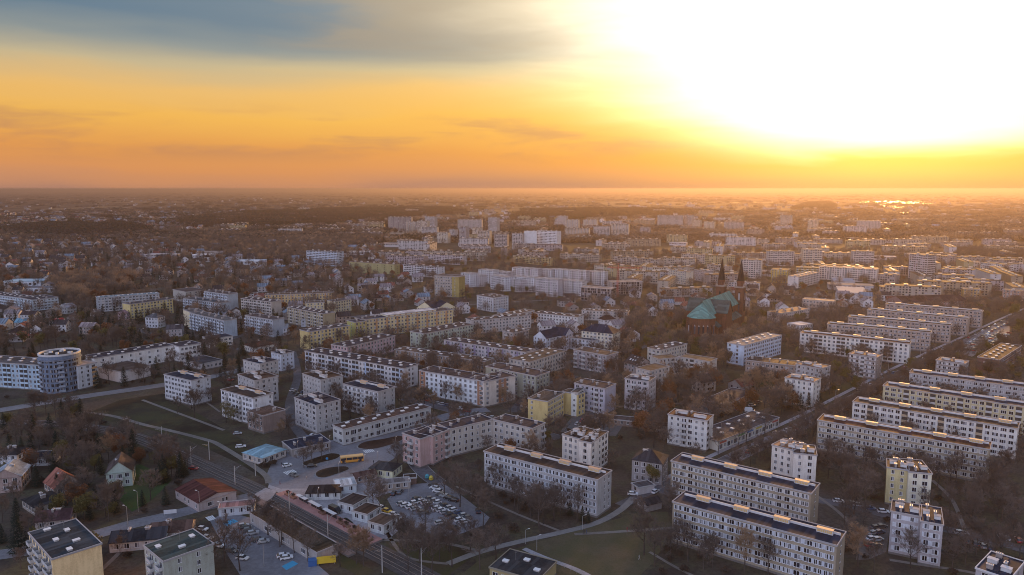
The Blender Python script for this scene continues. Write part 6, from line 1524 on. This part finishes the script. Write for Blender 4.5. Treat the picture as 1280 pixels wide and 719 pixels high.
# ------------------------------------------------------------------ poles, lamps, signs, people
STEEL = plain((.42, .41, .41), .5, .5); CONC = plain((.40, .38, .37), .9)
def mast(px, h, flip=1, label='grey concrete catenary mast with bracket beside the railway'):
    p = G(*px); t = thing('catenary_mast', label, 'mast', p, R(-38), 'catenary masts along the railway')
    m = MB(); m.tube((0, 0, 0), (0, 0, h), .2, .14, 8); m.build('pole', CONC, t)
    m = MB(); m.tube((0, 0, h - 1.2), (0, 3.0 * flip, h - .6), .06, .05, 5); m.tube((0, 0, h - 2.2), (0, 2.2 * flip, h - .8), .05, .05, 5); m.build('bracket', STEEL, t)
for q, h, f in (((203, 555), 8.5, -1), ((239, 580), 8, 1), ((262, 575), 8.5, -1), ((294, 606), 8, 1), ((319.5, 595), 8.5, -1), ((478, 716), 9, -1), ((527, 719), 9, 1), ((362, 640), 8, 1), ((410, 672), 8, 1), ((160, 540), 8, -1)): mast(q, h, f)
m0 = MB(); m0.tube((0, 0, 0), (0, 0, 7), .09, .06, 6); LPOLE = m0.mesh('pole', STEEL); m0 = MB(); m0.tube((0, 0, 7), (1.3, 0, 7.25), .05, .04, 5); LARM = m0.mesh('arm', STEEL); m0 = MB(); m0.box(.9, 1.7, -.14, .14, 7.2, 7.34); LHEAD = m0.mesh('lamp_head', plain((.6, .6, .6), .4))
def lamp(px, h, rz, where):
    t = thing('street_lamp', 'slim grey street lamp ' + where, 'street lamp', G(*px), R(rz), 'street lamps ' + where); t.scale = (1, 1, h / 7)
    obj('pole', LPOLE, t); obj('arm', LARM, t); obj('lamp_head', LHEAD, t)
for q in ((657, 680), (728, 662), (671, 688)): lamp(q, 5, 30, 'beside the footpath and lawn')
for q in ((424, 600), (456, 590), (472, 586), (412, 565), (495, 566), (372, 572), (398, 634), (511, 622)): lamp(q, 7, 90, 'around the bus loop and plaza')
for q in ((330, 708), (278, 655), (160, 660), (173, 640), (250, 640)): lamp(q, 8, 160, 'along the street to the crossing')
for q in ((1007, 527), (1044, 505), (1084, 484), (965, 560), (1110, 468), (1150, 448)): lamp(q, 8, -20, 'along the avenue')
for q in ((178, 425), (162, 417), (196, 410)): lamp(q, 9, 0, 'on the garden street')
# yellow board, blue box, recycling bells, road sign
p = G(408, 706); t = thing('billboard', 'yellow hoarding below the station building', 'hoarding', p, R(12)); m = MB(); m.box(-3, 3, 0, .1, .5, 2.9); m.build('board', plain((.62, .42, .03), .6), t)
for x in (-2.5, 2.5): m = MB(); m.tube((x, .15, 0), (x, .15, 2.8), .08, .08, 6); m.build('post', STEEL, t)
p = G(391, 707); t = thing('blue_container', 'blue steel container beside the yellow hoarding', 'container', p, R(12)); m = MB(); m.box(-1.3, 1.3, -.9, .9, .1, 2.1); m.build('body', plain((.03, .10, .28), .5), t); m = MB(); m.box(-1.4, 1.4, -1, 1, 2.1, 2.25); m.build('lid', plain((.04, .13, .32), .5), t)
p = G(213, 645); t = thing('banner_sign', 'white banner on the garden hedge by the street', 'sign', p, R(14)); m = MB(); m.box(-2.2, 2.2, 0, .06, .9, 2.4); m.build('board', plain((.6, .62, .66), .6), t)
for x in (-2, 2): m = MB(); m.tube((x, .1, 0), (x, .1, 2.4), .05, .05, 5); m.build('post', STEEL, t)
for q, c, lb in (((534, 598), (.06, .30, .36), 'teal recycling bell container beside the tenement street'), ((539, 600), (.60, .45, .05), 'yellow recycling bell container beside the teal one')):
    t = thing('recycling_container', lb, 'container', G(*q)); m = MB()
    for (z0, r0), (z1, r1) in zip([(.15, .85), (.5, 1.0), (1.2, .9), (1.7, .55)], [(.5, 1.0), (1.2, .9), (1.7, .55), (1.9, .15)]): m.tube((0, 0, z0), (0, 0, z1), r0, r1, 12)
    m.build('shell', plain(c, .5), t); m = MB(); m.tube((0, -1.02, 1.15), (0, -.7, 1.15), .2, .2, 8); m.build('hatch', DARK, t)
p = G(409, 580); t = thing('road_sign', 'round blue direction sign on the loop island', 'sign', p); m = MB(); m.tube((0, 0, 0), (0, 0, 2.6), .05, .05, 6); m.build('post', STEEL, t); m = MB(); m.tube((0, -.1, 2.5), (0, -.05, 2.5), .55, .55, 14); m.build('disc', plain((.03, .22, .48), .4), t)
# platform furniture: shelters and planters
pa, pb = G(352, 617), G(470, 680); pu = (pb - pa).normalized(); pang = math.atan2(pu.y, pu.x)
for i, f in enumerate((.22, .27, .36, .42, .52, .58)):
    q = pa + (pb - pa) * f; t = thing('platform_shelter', 'glass platform shelter with pale curved roof', 'shelter', (q.x, q.y, .75), pang, 'platform shelters')
    m = MB(); m.box(-1.8, 1.8, -.8, .8, 2.3, 2.42); m.build('roof', plain((.55, .55, .58), .35), t)
    m = MB(); m.box(-1.7, 1.7, .62, .68, .2, 2.2); m.build('pane', CGL, t)
    for x in (-1.7, 1.7): m = MB(); m.tube((x, .65, 0), (x, .65, 2.3), .05, .05, 6); m.build('post', STEEL, t)
for f in (.08, .14, .47, .66, .72, .8, .9):
    q = pa + (pb - pa) * f; t = thing('platform_planter', 'square brick planter with bare shrubs on the platform', 'planter', (q.x, q.y, .75), pang, 'platform planters')
    m = MB(); m.box(-1.6, 1.6, -.8, .8, 0, .55); m.build('box', plaster((.26, .14, .11)), t); tm, cm = KINDS_['bush'][0][0]; o = obj('shrub', cm, t, (0, 0, .5)); o.scale = (.6, .4, .5)
# fence of the path by the pavilion: rails on posts
fa = [G(*q) for q in ((668, 694), (690, 703), (715, 714), (735, 724))]
t = thing('railing', 'low white tubular railing beside the pavilion path', 'railing', fa[0]); base_ = fa[0]
for p, u in along(fa, 2.5):
    q = p - base_; m = MB(); m.tube(q, q + Vector((0, 0, 1)), .04, .04, 5); m.build('post', STEEL, t)
for z in (.5, 1.0):
    m = MB(); [m.tube(fa[i] - base_ + Vector((0, 0, z)), fa[i + 1] - base_ + Vector((0, 0, z)), .035, .035, 5) for i in range(3)]; m.build('rail', STEEL, t)
# people
def person_mesh(stride):
    me = bpy.data.meshes.new('person'); s = stride
    V = [(0, 0, .95, .15), (0, 0, 1.2, .14), (0, 0, 1.42, .16), (0, 0, 1.53, .06), (0, .01, 1.66, .10), (0, 0, 1.74, .07), (-.1, 0, .9, .09), (-.1, s * .5, .5, .065), (-.1, s, .06, .05), (-.1, s + .12, .03, .04), (.1, 0, .9, .09), (.1, -s * .4, .5, .065), (.1, -s, .06, .05), (.1, -s + .12, .03, .04),
         (-.21, 0, 1.42, .055), (-.26, -s * .3, 1.15, .045), (-.25, .05 - s * .2, .9, .035), (.21, 0, 1.42, .055), (.26, s * .3, 1.15, .045), (.25, .05 + s * .3, .9, .035)]
    E = [(0, 1), (1, 2), (2, 3), (3, 4), (4, 5), (0, 6), (6, 7), (7, 8), (8, 9), (0, 10), (10, 11), (11, 12), (12, 13), (2, 14), (14, 15), (15, 16), (2, 17), (17, 18), (18, 19)]
    me.from_pydata([v[:3] for v in V], E, []); return me, [v[3] for v in V]
PM = []
for k, cc in enumerate(((.03, .03, .04), (.05, .06, .10), (.20, .05, .05), (.30, .28, .27))):
    me, rad_ = person_mesh(.22 + .05 * k); me.materials.append(plain(cc, .9))
    o = bpy.data.objects.new('person', me); col.objects.link(o); o.modifiers.new('skin', 'SKIN'); o.modifiers.new('smooth', 'SUBSURF').levels = 1
    sv = me.skin_vertices[0] if me.skin_vertices else None
    if sv is None:
        bpy.context.view_layer.objects.active = o; o.select_set(True)
    else:
        for i, r in enumerate(rad_): sv.data[i].radius = (r, r)
        sv.data[0].use_root = True
    dg = bpy.context.evaluated_depsgraph_get(); me2 = bpy.data.meshes.new_from_object(o.evaluated_get(dg)); bpy.data.objects.remove(o); PM.append(me2)
CL = ['dark coat', 'navy jacket', 'dark red jacket', 'light coat']
for i, (q, z) in enumerate([((730, 668), .06), ((733, 668), .06), ((784, 664.5), .06), ((799, 700), .02), ((467, 580), .06), ((345, 622), .08), ((350, 606), .08), ((383, 600), .08), ((352, 583), .08), ((404, 641), .08), ((430, 662), .08), ((450, 670), .08), ((296, 622), .06), ((466, 676), .08)]):
    p = G(*q); W = ['on the footpath by the lawn', 'on the footpath by the lawn', 'on the narrow lawn path', 'standing on the dry lawn', 'at the bus stop', 'at the level crossing', 'on the plaza corner', 'beside the loop island', 'at the zebra crossing', 'on the plaza by the kiosks', 'near the platform planters', 'by the last kiosk', 'by the railway kiosk', 'near the platform end'][i]
    t = obj('person', PM[i % 4], None, (p.x, p.y, z), random.uniform(0, 6.28)); tag(t, 'person in a %s walking %s' % (CL[i % 4], W) if 'standing' not in W else 'person in a %s %s' % (CL[i % 4], W), 'person')

# ------------------------------------------------------------------ haze
m = MB(); m.box(-43000, 43000, -1800, 47000, -1.0, 124.0)
hz_m = bpy.data.materials.new('haze'); hz_m.use_nodes = True; t_ = NT(hz_m.node_tree); t_.n.clear()
pv = t_.new('ShaderNodeVolumePrincipled'); pv.inputs['Color'].default_value = (.43, .355, .335, 1); pv.inputs['Density'].default_value = 9.5e-5; pv.inputs['Anisotropy'].default_value = .6
mo = t_.new('ShaderNodeOutputMaterial'); t_.l.new(pv.outputs[0], mo.inputs['Volume'])
hzo = m.build('haze', hz_m); tag(hzo, 'thin golden evening haze lying over the whole town', 'haze', None, 'stuff')
